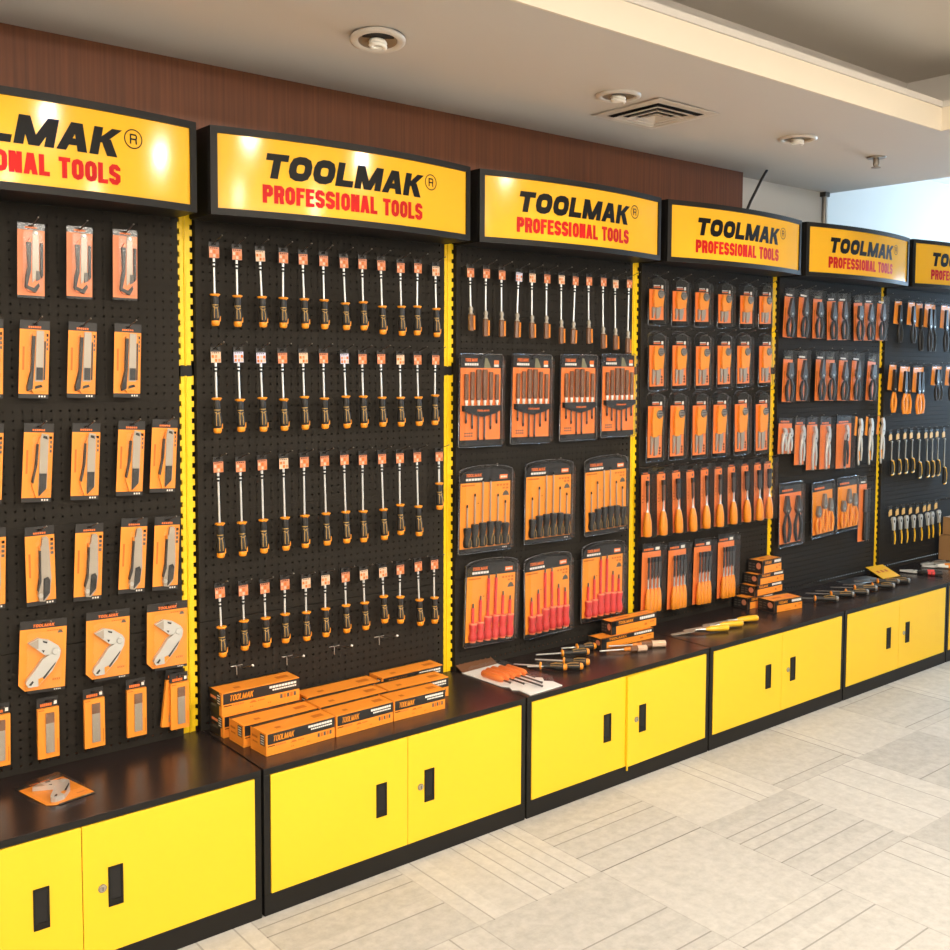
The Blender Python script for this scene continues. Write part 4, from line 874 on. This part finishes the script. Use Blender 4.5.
# chisel panel ---------------------------------------------------------
for ri, (data, hh, big) in enumerate(((D1, .216, False), (D2, .257, True), (D3, .307, True))):
    rw = ('top', 'second', 'third')[ri]
    for i, d in enumerate(data):
        od = ORD[i + 1]
        hang(get(('jab', ri), lambda: putty_pack(hh, big)), (d[0], d[1], hh, .112, d[4]), f'carded orange saw tool with round grey head, {od} from the driver-set panel, {rw} row', 'hand tool', f'carded orange tools in the {rw} row', f'{od} carded orange tool, {rw} row of the chisel panel')
BW = [.012, .014, .024, .010, .013, .018, .022, .026, .028, .028]
for i, d in enumerate(D4):
    od = ORD[i + 1]
    hang(get(('chis', BW[i]), lambda: chisel_pack(BW[i])), (d[0], d[1], .322, .066, d[4]), f'orange-handled wood chisel in a clear sleeve, {od} from the driver-set panel', 'chisel', 'single chisels in clear sleeves', f'{od} sleeved chisel from the driver-set panel')
for i, d in enumerate(D5):
    od = ORD[i + 1]
    hang(get('chset', chisel_set), (d[0], d[1], .318, .132, d[4]), f'carded set of four orange-handled chisels, {od} from the driver-set panel', 'chisel set', 'chisel sets in the bottom row', f'{od} chisel set from the driver-set panel')

# pliers panel ---------------------------------------------------------
for rw, data, hh in (('top', E1, .253), ('second', E2, .267)):
    for i, d in enumerate(data):
        od = ORD[i + 1]; vr = (i * 2 + (rw == 'second')) % 3
        hang(get(('pl', hh, vr), lambda: pliers_pack(hh, .088, vr)), (d[0], d[1], hh, .088, d[4]), f'carded dark-handled pliers, {od} from the chisel panel, {rw} row of the pliers panel', 'pliers', f'carded pliers in the {rw} row', f'{od} carded pliers, {rw} row of the pliers panel')
LK = ['short orange card with two small silver locking pliers', 'orange-carded silver locking pliers beside the short two-pliers card', 'orange-carded silver locking pliers, third in the locking pliers row', 'orange-carded silver locking pliers next to the wide card', 'wide orange card with dark-handled locking pliers']
for i, d in enumerate(E3[:5]):
    hang(locking_pack(round(d[2], 3), round(d[3], 3), i == 0), d, LK[i], 'locking pliers', 'carded locking pliers', f'{ORD[i + 1]} card in the locking pliers row')
for i, d in enumerate(E3[5:]):
    hang(get('hlock', lambda: hung_locking(.265)), (d[0], d[1], .265, d[3], d[4]), ('loose silver locking pliers with orange tag beside the wide locking pliers card', 'loose silver locking pliers with orange tag between two others', 'loose silver locking pliers with orange tag in front of the yellow post')[i], 'locking pliers', 'loose locking pliers with orange tags', f'{ORD[i + 1]} loose locking pliers')
hang(combo_pack(.326, .205, 2, 'grip'), E4[0], 'blister pack of two black-handled pliers in the bottom row of the pliers panel', 'pliers set', None, 'two-piece pliers pack')
c = combo_pack(.292, .205, 3, 'handle')
hang(c, (E4[1][0], E4[1][1], .292, .205, -.012), 'blister pack of three orange-handled pliers beside the two-piece pack', 'pliers set', 'three-piece pliers packs', 'first three-piece pliers pack')
hang(clone(c), (E4[2][0], E4[2][1], .292, .205, -.007), 'blister pack of three orange-handled pliers beside the long file', 'pliers set', 'three-piece pliers packs', 'second three-piece pliers pack', dy=-.004)
hang(file_pack(.363), E4[3], 'long black-handled file on a narrow orange card below the locking pliers', 'file', None, 'carded file')

# cutter panel ---------------------------------------------------------
for i, d in enumerate(F1):
    hh = .245 if i < 2 else .286
    hang(get(('cut', hh), lambda: cutter_hung(hh, False)), (d[0], d[1], hh, .09, d[4] * .4), f'black-handled cutters with orange head card, {ORD[i + 1]} from the yellow post, top row', 'cutters', 'cutters in the top row', f'{ORD[i + 1]} cutters in the top row', dy=-.022 * (i % 2))
for i, d in enumerate(F2):
    og = i < 5; hh = .282 if og else .214
    hang(get(('snip', hh), lambda: cutter_hung(hh, og)), (d[0], d[1], hh, .09, d[4]), (f'orange-handled tin snips, {ORD[i + 1]} from the yellow post' if og else f'short black-handled cutters beside the orange-handled snips, {ORD[i - 4]} of three'), 'snips' if og else 'cutters', 'tin snips with orange handles' if og else 'short cutters in the second row', f'{ORD[i + 1]} tool in the snips row', dy=-.022 * (i % 2))
for i, d in enumerate(F3):
    hh = .258 if i < 4 else .291 if i < 8 else .341
    hang(get(('pick', hh), lambda: pick_hung(hh)), (d[0], d[1], hh, .06, d[4] * .5), f'black and yellow handled tool with tan tag, {ORD[i + 1]} from the yellow post', 'hand tool', 'tan-tagged tools with long shafts', f'{ORD[i + 1]} tan-tagged long tool', hz=.008)
for i, d in enumerate(F4):
    hang(get('spl', lambda: small_pliers_hung(.225)), (d[0] - .012, d[1], .225, .06, d[4] * .35), f'small chrome pliers with yellow handles and tan tag, {ORD[i + 1]} from the yellow post', 'pliers', 'small yellow-handled pliers', f'{ORD[i + 1]} small yellow-handled pliers', hz=.008)
# ------------------------------------------------------------------ boxes on the cabinet tops
def long_box(w, d=.095, h=.067, dark_end=False):
    """long carton: black band with brand, orange lower half"""
    b = MB(); b.box(-w / 2, w / 2, -d / 2, d / 2, 0, h, 'orange'); y = -d / 2 - .0004; zb = h * .50
    b.rect(-w / 2 + .004, w / 2, zb, h * .97, y, 'hdr'); brandtext(b, -w * .41, -w * .10, zb + h * .10, h * .26, y - .0004, 'guard')
    specks(b, w * .10, w * .46, h * .78, h * .10, y - .0004, 'white', 9, .88); specks(b, w * .14, w * .46, h * .66, h * .07, y - .0004, 'white', 11, .8)
    b.rect(-w * .48, -w * .38, h * .40, h * .44, y, 'ink'); specks(b, -w * .37, -w * .22, h * .38, h * .07, y, 'brand', 5, .8); b.prism([(-w * .16, h * .33), (-w * .06, h * .33), (-w * .09, h * .42), (-w * .13, h * .42)], y - .0003, y + .0002, 'dorange'); specks(b, -w * .05, w * .04, h * .34, h * .06, y, 'dorange', 4, .8)
    for i in range(5): b.rect(w * (.24 + i * .045), w * (.272 + i * .045), h * .24, h * .42, y, 'dorange' if i % 2 else 'grey')
    for u in (-.15, .08): specks(b, w * u, w * (u + .05), h * .14, h * .06, y, 'dorange', 2, .6)
    # top print and end label
    z = h + .0004
    def top(x0, x1, y0, y1, m): b.add([(x0, y0, z), (x1, y0, z), (x1, y1, z), (x0, y1, z)], [(0, 1, 2, 3)], m)
    top(-w / 2, w / 2, d * .36, d / 2, 'hdr'); top(w * .1, w * .46, d * .42, d * .47, 'white'); top(w * .26, w * .42, -d * .2, d * .05, 'dorange'); top(-w * .30, -w * .22, -d * .25, -d * .08, 'dorange')
    x = -w / 2 - .0004
    def end(y0, y1, z0, z1, m, e=0): b.add([(x - e, y1, z0), (x - e, y0, z0), (x - e, y0, z1), (x - e, y1, z1)], [(0, 1, 2, 3)], m)
    if dark_end: end(-d * .30, d / 2, 0, h, 'hdr'); end(-d * .1, d * .36, h * .62, h * .74, 'salmon', .0004); end(-d * .1, d * .30, h * .3, h * .4, 'grey', .0004)
    end(-d * .40, -d * .12, h * .42, h * .92, 'hdr')
    for i in range(4): end(-d * .36, -d * .16, h * (.48 + i * .11), h * (.53 + i * .11), 'white', .0003)
    end(d * .05, d * .40, h * .62, h * .72, 'dorange'); end(d * .05, d * .36, h * .40, h * .48, 'dorange'); b.add([(-w / 2 - .0003, -d / 2, h * .985), (-w / 2 - .0003, d / 2, h * .985), (-w / 2 - .0003, d / 2, h), (-w / 2 - .0003, -d / 2, h)], [(0, 1, 2, 3)], 'dorange')
    o = b.build('tool_box_carton', bevel=.0012); return o
def put(o, xl, xr, yf, d, z, ang, label, cat, group):
    """front lower edge from xl to xr at depth yf"""
    cx = (xl + xr) / 2; o.rotation_euler.z = ang; o.location = (cx - math.sin(ang) * d / 2, yf + math.cos(ang) * d / 2, z); tag(o, label, cat, group)
G = 'long orange tool cartons'
BX = [(.088, .324, -.318, 2.5, 0, 'long orange carton at the front corner of the box pile, nearest the knife panel'), (.328, .541, -.313, 1.5, 0, 'long orange carton in the middle of the front row of the box pile'), (.545, .748, -.312, -1, 0, 'long orange carton at the far end of the front row of the box pile'),
      (.068, .322, -.213, 1.0, 0, 'long orange carton directly behind the front corner carton'), (.330, .585, -.210, 1.0, 0, 'long orange carton in the middle row of the box pile, its centre'), (.592, .837, -.213, -.5, 0, 'long orange carton of the middle row jutting out beyond the front row'),
      (.055, .318, -.104, .5, 0, 'orange carton underneath, at the bottom of the two-high stack by the pegboard'), (.345, .625, -.104, 0, 0, 'long orange carton in the back row next to the two-high stack'), (.648, .907, -.086, 0, 0, 'long orange carton at the far end of the back row by the pegboard'),
      (.052, .318, -.103, 0, .0675, 'long orange carton on top of the two-high stack by the pegboard')]
for xl, xr, yf, a, dz, lb in BX:
    d = .094 if yf < -.09 else .088
    put(long_box(xr - xl, d, .067 if not dz else .072, xl < .06), xl, xr, yf, d, ZT + .001 + dz, R(a), lb, 'carton', G)

def small_box(w, d, h):
    b = MB(); b.box(-w / 2, w / 2, -d / 2, d / 2, 0, h, 'orange'); y = -d / 2 - .0004
    b.rect(-w / 2, w / 2, h * .60, h, y, 'hdr'); b.rect(-w / 2, -w * .40, 0, h, y, 'hdr'); brandtext(b, -w * .36, -w * .02, h * .70, h * .22, y - .0004, 'guard'); specks(b, w * .12, w * .46, h * .72, h * .20, y - .0004, 'white', 8, .88)
    b.prism([(w * .22, h * .22), (w * .30, h * .22), (w * .28, h * .40), (w * .24, h * .40)], y - .0003, y + .0002, 'dorange'); specks(b, w * .36, w * .46, h * .36, h * .10, y, 'dorange', 3, .8); specks(b, -w * .1, w * .1, h * .1, h * .06, y, 'dorange', 4, .7)
    x = -w / 2 - .0004; b.add([(x, d / 2, 0), (x, -d / 2, 0), (x, -d / 2, h), (x, d / 2, h)], [(0, 1, 2, 3)], 'hdr')
    for i in range(3):
        for k in range(2): b.add([(x - .0003, d * (.42 - k * .26), h * (.2 + i * .22)), (x - .0003, d * (.24 - k * .26), h * (.2 + i * .22)), (x - .0003, d * (.24 - k * .26), h * (.3 + i * .22)), (x - .0003, d * (.42 - k * .26), h * (.3 + i * .22))], [(0, 1, 2, 3)], 'grey')
    n = 14; b.add([(x - .0004, -d * .26 + d * .17 * math.cos(-2 * math.pi * i / n), h * .58 + h * .26 * math.sin(2 * math.pi * i / n)) for i in range(n)], [tuple(range(n))], 'label')
    z = h + .0004
    def top(x0, x1, y0, y1, m): b.add([(x0, y0, z), (x1, y0, z), (x1, y1, z), (x0, y1, z)], [(0, 1, 2, 3)], m)
    top(-w / 2, w / 2, d * .38, d / 2, 'hdr'); top(-w / 2, w / 2, -d * .49, -d * .42, 'hdr'); top(-w * .3, 0, -d * .1, d * .08, 'dorange'); top(w * .15, w * .4, -d * .2, d * .1, 'salmon')
    return b.build('tool_box_carton', bevel=.001)
S = 'small orange and black cartons'
for xl, w, d, h, yf, dz, a, lb in ((1.662, .305, .078, .043, -.150, 0, -2, 'flat orange and black carton underneath another, beside the red screwdriver packs'), (1.735, .268, .060, .056, -.134, .044, -1, 'orange and black carton on top of the flat carton beside the red packs'),
        (2.735, .192, .100, .054, -.228, 0, -7, 'orange and black carton standing alone in front of the four-high stack'), (2.690, .200, .082, .054, -.100, 0, -1, 'orange and black carton at the bottom of the four-high stack'),
        (2.741, .222, .084, .050, -.101, .055, 0, 'orange and black carton second from the bottom of the four-high stack'), (2.766, .205, .084, .050, -.101, .106, -1, 'orange and black carton just below the top of the four-high stack'), (2.796, .160, .082, .062, -.100, .157, 1, 'orange and black carton on top of the four-high stack')):
    put(small_box(w, d, h), xl, xl + w, yf, d, ZT + .001 + dz, R(a), lb, 'carton', S)
def parcel(w, d, h):
    b = MB(); b.box(-w / 2, w / 2, -d / 2, d / 2, 0, h, 'cboard'); o = b.build('cardboard_box', bevel=.003)
    t = MB(); t.box(-w / 2 - .0006, w / 2 + .0006, -.022, .022, h * .82, h + .0006, 'tape'); t.build('tape_strip', o)
    f = MB(); f.box(-w / 2 - .002, -w / 2, -d / 2 + .004, d / 2 - .004, h * .995, h + .002, 'cboard'); f.build('flap_edge', o); return o
put(parcel(.38, .26, .150), 4.635, 5.015, -.30, .26, ZT + .001, 0, 'plain brown cardboard box on the farthest cabinet, under another', 'cardboard box', 'plain cardboard boxes')
put(parcel(.36, .24, .105), 4.655, 5.015, -.29, .24, ZT + .152, R(.6), 'plain brown cardboard box on top of another on the farthest cabinet', 'cardboard box', 'plain cardboard boxes')

# ------------------------------------------------------------------ tools lying on the cabinet tops
def lying_driver(tip, g, e, label, group, kind='black', r=.0145, nm='screwdriver'):
    """tip, collar and handle end in plan"""
    d = Vector((tip[0] - e[0], tip[1] - e[1])); ang = math.atan2(d.y, d.x); L = d.length; Lh = (Vector(g) - Vector(e)).length
    o = empty(nm); z = r + .0005
    if kind == 'black' or kind == 'dark':
        m = 'guard' if kind == 'black' else 'gun'
        b = MB(); b.lathe([(r * .6, .006), (r * .95, .014), (r, Lh * .32), (r * .95, Lh * .45), (r * .66, Lh * .62), (r * .60, Lh * .66), (r * .72, Lh * .76), (r * .68, Lh - .003)], 'grip', 0, z, 14, axis='x'); h = b.build('handle', o)
        b = MB()
        for a in (.5, 1.2, 1.9): b.tube([(x, r * k * math.cos(a), z + r * k * math.sin(a)) for x, k in ((Lh * .62, .68), (Lh * .46, .97), (Lh * .30, 1.02), (.018, .98))], .0009, 'gripline', 4)
        b.build('grip_inlay', h)
        b = MB(); b.lathe([(.003, 0), (r * .68, .0015), (r * .9, .007), (r * .94, .016)], m, 0, z, 14, axis='x'); b.build('end_cap', o)
        b = MB(); b.lathe([(r * .68, Lh - .006), (r * 1.0, Lh - .003), (r, Lh + .001), (r * .5, Lh + .003)], 'guard' if kind == 'black' else 'handle', 0, z, 14, axis='x'); b.build('collar', o)
        sm = 'steel'
    elif kind == 'clear':
        b = MB(); b.lathe([(r * .7, 0), (r, .004), (r, Lh * .66), (r * .8, Lh * .74)], 'brown', 0, z, 8, axis='x', smooth=False); b.build('handle', o)
        b = MB(); b.lathe([(r * 1.02, .002), (r * 1.04, .004), (r * 1.04, Lh * .40), (r * 1.0, Lh * .42)], 'label_pale', 0, z, 8, axis='x', smooth=False); b.build('handle_sleeve', o)
        b = MB(); b.lathe([(r * .8, Lh * .74), (r * .55, Lh * .8), (r * .7, Lh * .9), (r * .4, Lh)], 'amber', 0, z, 8, axis='x'); b.build('collar', o)
    if kind != 'chisel':
        b = MB(); b.lathe([(.0032, Lh - .002), (.0032, L - .012), (.0024, L)], 'dsteel' if kind == 'dark' else 'steel', 0, z, 10, axis='x'); b.build('shaft', o)
    else:
        b = MB(); b.lathe([(r * .7, 0), (r * .96, .004), (r, Lh * .2), (r * .96, Lh * .5), (r * .8, Lh * .8), (r * .48, Lh)], 'yhandle', 0, z, 14, axis='x', sx=1, sy=.9); b.build('handle', o)
        b = MB(); b.lathe([(r * .45, Lh - .002), (.0045, Lh + .012), (.0042, Lh + .05)], 'steel', 0, z, 10, axis='x'); b.build('neck', o)
        zz = .004
        b = MB(); b.add([(Lh + .045, -.004, z), (Lh + .045, .004, z), (Lh + .060, .010, z * .8), (Lh + .060, -.010, z * .8), (L - .01, .010, zz), (L - .01, -.010, zz), (L, .010, .001), (L, -.010, .001),
              (Lh + .045, -.004, z - .004), (Lh + .045, .004, z - .004), (Lh + .060, .010, z * .8 - .004), (Lh + .060, -.010, z * .8 - .004), (L - .01, .010, .0005), (L - .01, -.010, .0005)],
              [(0, 3, 2, 1), (3, 5, 4, 2), (5, 7, 6, 4), (8, 9, 10, 11), (11, 10, 12, 13), (13, 12, 6, 7), (0, 8, 11, 3), (3, 11, 13, 5), (5, 13, 7), (1, 2, 10, 9), (2, 4, 12, 10), (4, 6, 12), (0, 1, 9, 8)], 'blade'); b.build('blade', o)
    lying(o, e[0], e[1], ZT + .001, ang); tag(o, label, 'chisel' if kind == 'chisel' else 'screwdriver', group); return o
gd = 'black and yellow screwdrivers lying on the counter'
lying_driver((1.375, -.070), (1.470, -.118), (1.572, -.168), 'black screwdriver with yellow collar lying below the red packs, rearmost of the loose ones', gd)
lying_driver((1.515, -.066), (1.575, -.092), (1.650, -.128), 'black and yellow screwdriver lying with its handle behind the rearmost one', gd)
lying_driver((1.225, -.110), (1.290, -.189), (1.356, -.268), 'black and yellow screwdriver lying nearest the white packet of orange drivers', gd)
lying_driver((1.245, -.165), (1.330, -.232), (1.412, -.297), 'black and yellow screwdriver lying closest to the cabinet front edge', gd)
lying_driver((1.330, -.115), (1.403, -.198), (1.470, -.274), 'black and yellow screwdriver lying between the front and rear loose ones', gd)
gc = 'clear-handled screwdrivers lying on the counter'
lying_driver((1.612, -.186), (1.705, -.230), (1.795, -.272), 'brown clear-handled screwdriver lying beside the black and yellow screwdrivers', gc, 'clear', .0125)
lying_driver((1.690, -.160), (1.778, -.209), (1.902, -.278), 'brown clear-handled screwdriver with pale sleeve lying beside the flat carton', gc, 'clear', .0135)
gz = 'yellow-handled chisels lying on the counter'
lying_driver((2.056, -.175), (2.205, -.240), (2.305, -.284), 'yellow-handled wood chisel lying nearest the cabinet joint', gz, 'chisel', .0155)
lying_driver((2.150, -.165), (2.312, -.232), (2.416, -.276), 'yellow-handled wood chisel lying between two others', gz, 'chisel', .0155)
lying_driver((2.285, -.160), (2.446, -.222), (2.545, -.262), 'yellow-handled wood chisel lying nearest the small orange cartons', gz, 'chisel', .0155)
gk = 'dark screwdrivers lying in a row under the pliers'
for i, (t, e) in enumerate((((3.000, -.118), (3.172, -.282)), ((3.150, -.110), (3.318, -.279)), ((3.235, -.110), (3.424, -.296)), ((3.372, -.110), (3.541, -.275)), ((3.480, -.115), (3.668, -.300)), ((3.610, -.100), (3.783, -.262)), ((3.700, -.140), (3.848, -.286)))):
    d = Vector(t) - Vector(e); g = Vector(e) + d.normalized() * .115
    lying_driver(t, (g.x, g.y), e, f'dark-handled screwdriver lying under the pliers panel, {ORD[i + 1]} from the orange cartons', gk, 'dark', .0155)

# packet of orange drivers on white paper
o = empty('driver_packet'); z = .001
b = MB(); pts = [(-.088, .17), (.088, .17), (.086, -.02), (.078, -.055), (.092, -.075), (.070, -.105), (.090, -.13), (.082, -.185), (-.080, -.185), (-.070, -.12), (-.086, -.10), (-.072, -.07), (-.088, -.045)]
n = len(pts); b.add([(x, y, .003) for x, y in pts] + [(x, y, 0) for x, y in pts], [tuple(range(n - 1, -1, -1)), tuple(range(n, 2 * n))] + [(i, (i + 1) % n, n + (i + 1) % n, n + i) for i in range(n)], 'paper'); b.build('white_card', o)
b = MB(); b.add([(-.088, .165, .003), (.088, .165, .003), (.088, .205, .022), (-.088, .205, .022), (-.088, .165, .001), (.088, .165, .001), (.088, .207, .020), (-.088, .207, .020)], [(0, 1, 2, 3), (7, 6, 5, 4), (0, 4, 5, 1), (1, 5, 6, 2), (2, 6, 7, 3), (3, 7, 4, 0)], 'brown'); b.build('folded_header', o)
for i in range(5):
    x = (i - 2) * .0285; s = MB(); y0 = .105 - abs(i - 1.6) * .010; y1 = -.012; yt = (-.060, -.10, -.165, -.135, -.07)[i]
    s.lathe([(.0045, yt), (.0032, yt + .006), (.0032, y1)], 'dsteel', x, .012, 8, axis='y'); v = []
    s.lathe([(.006, y1 - .014), (.0115, y1 - .004), (.0135, y1 + .012), (.0135, y0 - .006), (.009, y0)], 'orangered', x, .0145, 10, axis='y'); s.build('screwdriver', o)
b = MB(); P = [(-.080, .150), (.080, .150), (.080, -.150), (-.080, -.150)]
b.add([(x * .93, y * .96, .028) for x, y in P] + [(x, y, .0035) for x, y in P], [(3, 2, 1, 0)] + [(i, (i + 1) % 4, 4 + (i + 1) % 4, 4 + i) for i in range(4)], 'clear'); b.build('blister', o)
lying(o, 1.128, -.205, ZT + .001, R(3)); tag(o, 'white packet of orange-handled screwdrivers lying flat on the cabinet top', 'screwdriver set')

# folding knife card lying on the near cabinet
o = folding_pack(.190); o.rotation_euler = (R(-90), 0, R(12)); o.location = (-.443, -.276, ZT + .0015)
o.rotation_mode = 'XYZ'; tag(o, 'orange-carded silver folding knife lying flat on the near cabinet top', 'folding knife')
LIEKNIFE = o

# tag card, bag and pliers on the far cabinets
o = empty('tag_card'); b = MB()
b.add([(-.075, -.06, .002), (.075, -.06, .002), (.075, .055, .046), (-.075, .055, .046), (-.075, -.058, 0), (.075, -.058, 0), (.075, .057, .044), (-.075, .057, .044)], [(0, 1, 2, 3), (7, 6, 5, 4), (0, 4, 5, 1), (1, 5, 6, 2), (2, 6, 7, 3), (3, 7, 4, 0)], 'yhandle')
b.build('card', o); m = MB()
for i in range(3): m.add([(-.05 + i * .035, -.01, .0222), (-.03 + i * .035, -.01, .0222), (-.03 + i * .035, .01, .0299), (-.05 + i * .035, .01, .0299)], [(0, 1, 2, 3)], 'dorange')
m.build('print', o); m = MB(); m.box(-.07, .07, .030, .052, 0, .028, 'hdr'); m.build('folded_back', o)
lying(o, 3.925, -.085, ZT + .001, R(-6)); tag(o, 'yellow-orange card propped on the cabinet top by the farthest yellow post', 'card')
b = MB(); rnd = random.Random(3); nu, nv = 12, 8; v = []
for j in range(nv + 1):
    for i in range(nu + 1):
        u, w_ = i / nu * 2 - 1, j / nv * 2 - 1; v.append((u * .13 * (1 + .05 * rnd.random()), w_ * .055 * (1 + .1 * rnd.random()), .001 + max(0, (1 - u * u) * (1 - w_ * w_)) * .018 + rnd.random() * .004))
b.add(v, [(j * (nu + 1) + i, j * (nu + 1) + i + 1, (j + 1) * (nu + 1) + i + 1, (j + 1) * (nu + 1) + i) for j in range(nv) for i in range(nu)], 'bag', True)
o = b.build('plastic_bag'); lying(o, 3.70, -.085, ZT + .001, R(-4)); tag(o, 'crumpled bluish clear plastic bag lying beside the propped yellow card', 'plastic bag')
def lying_pliers(x, y, ang, L, gm, gm2, label, jaw='silver', nm='pliers'):
    o = empty(nm); z = .012
    for s in (-1, 1):
        b = MB(); b.tube([(0, s * .026, z), (L * .25, s * .030, z), (L * .45, s * .020, z), (L * .60, s * .005, z)], .008, gm, 8, rs=[.008, .0095, .0085, .006]); h = b.build('handle', o)
        b = MB(); b.tube([(L * .18, s * .030, z), (L * .34, s * .026, z)], .0108, gm2, 8); b.build('grip_band', h)
    b = MB(); b.add([(L * .58, -.010, z - .007), (L * .68, -.018, z - .007), (L, -.004, z - .004), (L, .004, z - .004), (L * .68, .018, z - .007), (L * .58, .010, z - .007), (L * .58, -.010, z + .007), (L * .68, -.018, z + .007), (L, -.004, z + .004), (L, .004, z + .004), (L * .68, .018, z + .007), (L * .58, .010, z + .007)],
        [(5, 4, 3, 2, 1, 0), (6, 7, 8, 9, 10, 11)] + [(i, (i + 1) % 6, 6 + (i + 1) % 6, 6 + i) for i in range(6)], jaw); b.lathe([(.006, z + .006), (.006, z + .010)], 'dsteel', L * .66, 0, 10); b.build('jaws', o)
    lying(o, x, y, ZT + .001, ang); tag(o, label, 'pliers', 'pliers lying on the farthest cabinet'); return o
lying_pliers(4.200, -.285, R(122), .22, 'grip', 'vde', 'red and black handled pliers lying on the farthest cabinet')
lying_pliers(4.470, -.245, R(140), .21, 'lamp', 'handle', 'white and orange handled pliers lying near the cardboard boxes')
lying_pliers(4.540, -.150, R(160), .20, 'gun', 'gun', 'plain grey pliers lying against the cardboard boxes')

# ------------------------------------------------------------------ light
W = bpy.data.worlds.new('sky'); SC.world = W; W.use_nodes = True; nt = W.node_tree
bg = nt.nodes['Background']; tcw = nt.nodes.new('ShaderNodeTexCoord'); sp = nt.nodes.new('ShaderNodeSeparateXYZ'); rp = nt.nodes.new('ShaderNodeValToRGB')
rp.color_ramp.elements[0].position = .45; rp.color_ramp.elements[0].color = (.55, .76, 1, 1); rp.color_ramp.elements[1].position = .8; rp.color_ramp.elements[1].color = (.55, .75, 1, 1)
nt.links.new(tcw.outputs['Generated'], sp.inputs[0]); nt.links.new(sp.outputs[2], rp.inputs['Fac']); nt.links.new(rp.outputs['Color'], bg.inputs['Color']); bg.inputs['Strength'].default_value = 4.0

def area(name, loc, rot, sx, sy, power, col, spread=180, disk=False):
    l = bpy.data.lights.new(name, 'AREA'); l.energy = power; l.color = col; l.shape = 'DISK' if disk else 'RECTANGLE'; l.size = sx; l.size_y = sy; l.spread = R(spread)
    o = bpy.data.objects.new(name, l); COL.objects.link(o); o.location = loc; o.rotation_euler = rot; return o
WARM = (1, .91, .78); NEU = (1, .88, .74); COOL = (.50, .75, 1)
area('window_daylight', (7.72, -0.38, 1.70), (0, R(75), 0), 1.25, 1.6, 165, COOL)          # daylight through the end window
for i, (x, y) in enumerate(((-1.6, -2.6), (0.4, -2.6), (2.0, -2.6), (-1.6, -4.6), (0.4, -4.6), (2.0, -4.6))):
    area('recess_lamp', (x, y, 2.77), (0, 0, 0), .13, .13, 50 if x > 1 else 33, WARM, 180, True)            # lamps of the recessed ceiling
area('cove_fill', (-.4, -6.4, 2.66), (R(97), 0, 0), 5.5, .10, 75, WARM); area('cove_fill', (-3.45, -3.6, 2.66), (0, R(-97), 0), .10, 5.0, 55, WARM)                    # unseen fill lights added to brighten the recess ceiling and fascia
for x in (-.62, .343, 1.319, 2.351):
    l = bpy.data.lights.new('downlight_lamp', 'SPOT'); l.energy = 9; l.color = WARM; l.spot_size = R(110); l.spot_blend = .8; l.shadow_soft_size = .04
    o = bpy.data.objects.new('downlight_lamp', l); COL.objects.link(o); o.location = (x, -.531, ZC - .035)

# ------------------------------------------------------------------ camera
yaw, pit, rol = .700030, -.061591, .006284
Fv = Vector((math.sin(yaw) * math.cos(pit), math.cos(yaw) * math.cos(pit), math.sin(pit))); Rv = Vector((math.cos(yaw), -math.sin(yaw), 0)); Uv = Rv.cross(Fv)
R2 = Rv * math.cos(rol) + Uv * math.sin(rol); U2 = -Rv * math.sin(rol) + Uv * math.cos(rol)
cd = bpy.data.cameras.new('camera'); cam = bpy.data.objects.new('camera', cd); COL.objects.link(cam)
cam.matrix_world = Matrix(((R2.x, U2.x, -Fv.x, -1.27770), (R2.y, U2.y, -Fv.y, -3.02152), (R2.z, U2.z, -Fv.z, 1.59279), (0, 0, 0, 1)))
cd.sensor_width = 36; cd.lens = 1025.89 / 950 * 36; cd.shift_x = -(505.04 - 475) / 950; cd.shift_y = (426.29 - 475) / 950; cd.clip_start = .02
SC.camera = cam
SC.view_settings.view_transform = 'Standard'; SC.view_settings.look = 'None'; SC.view_settings.gamma = 1; SC.view_settings.use_curve_mapping = False
SC.view_settings.exposure = 0.2
SC.cycles.max_bounces = 8; SC.cycles.transparent_max_bounces = 16; SC.cycles.caustics_reflective = False; SC.cycles.caustics_refractive = False
SC.cycles.use_denoising = True
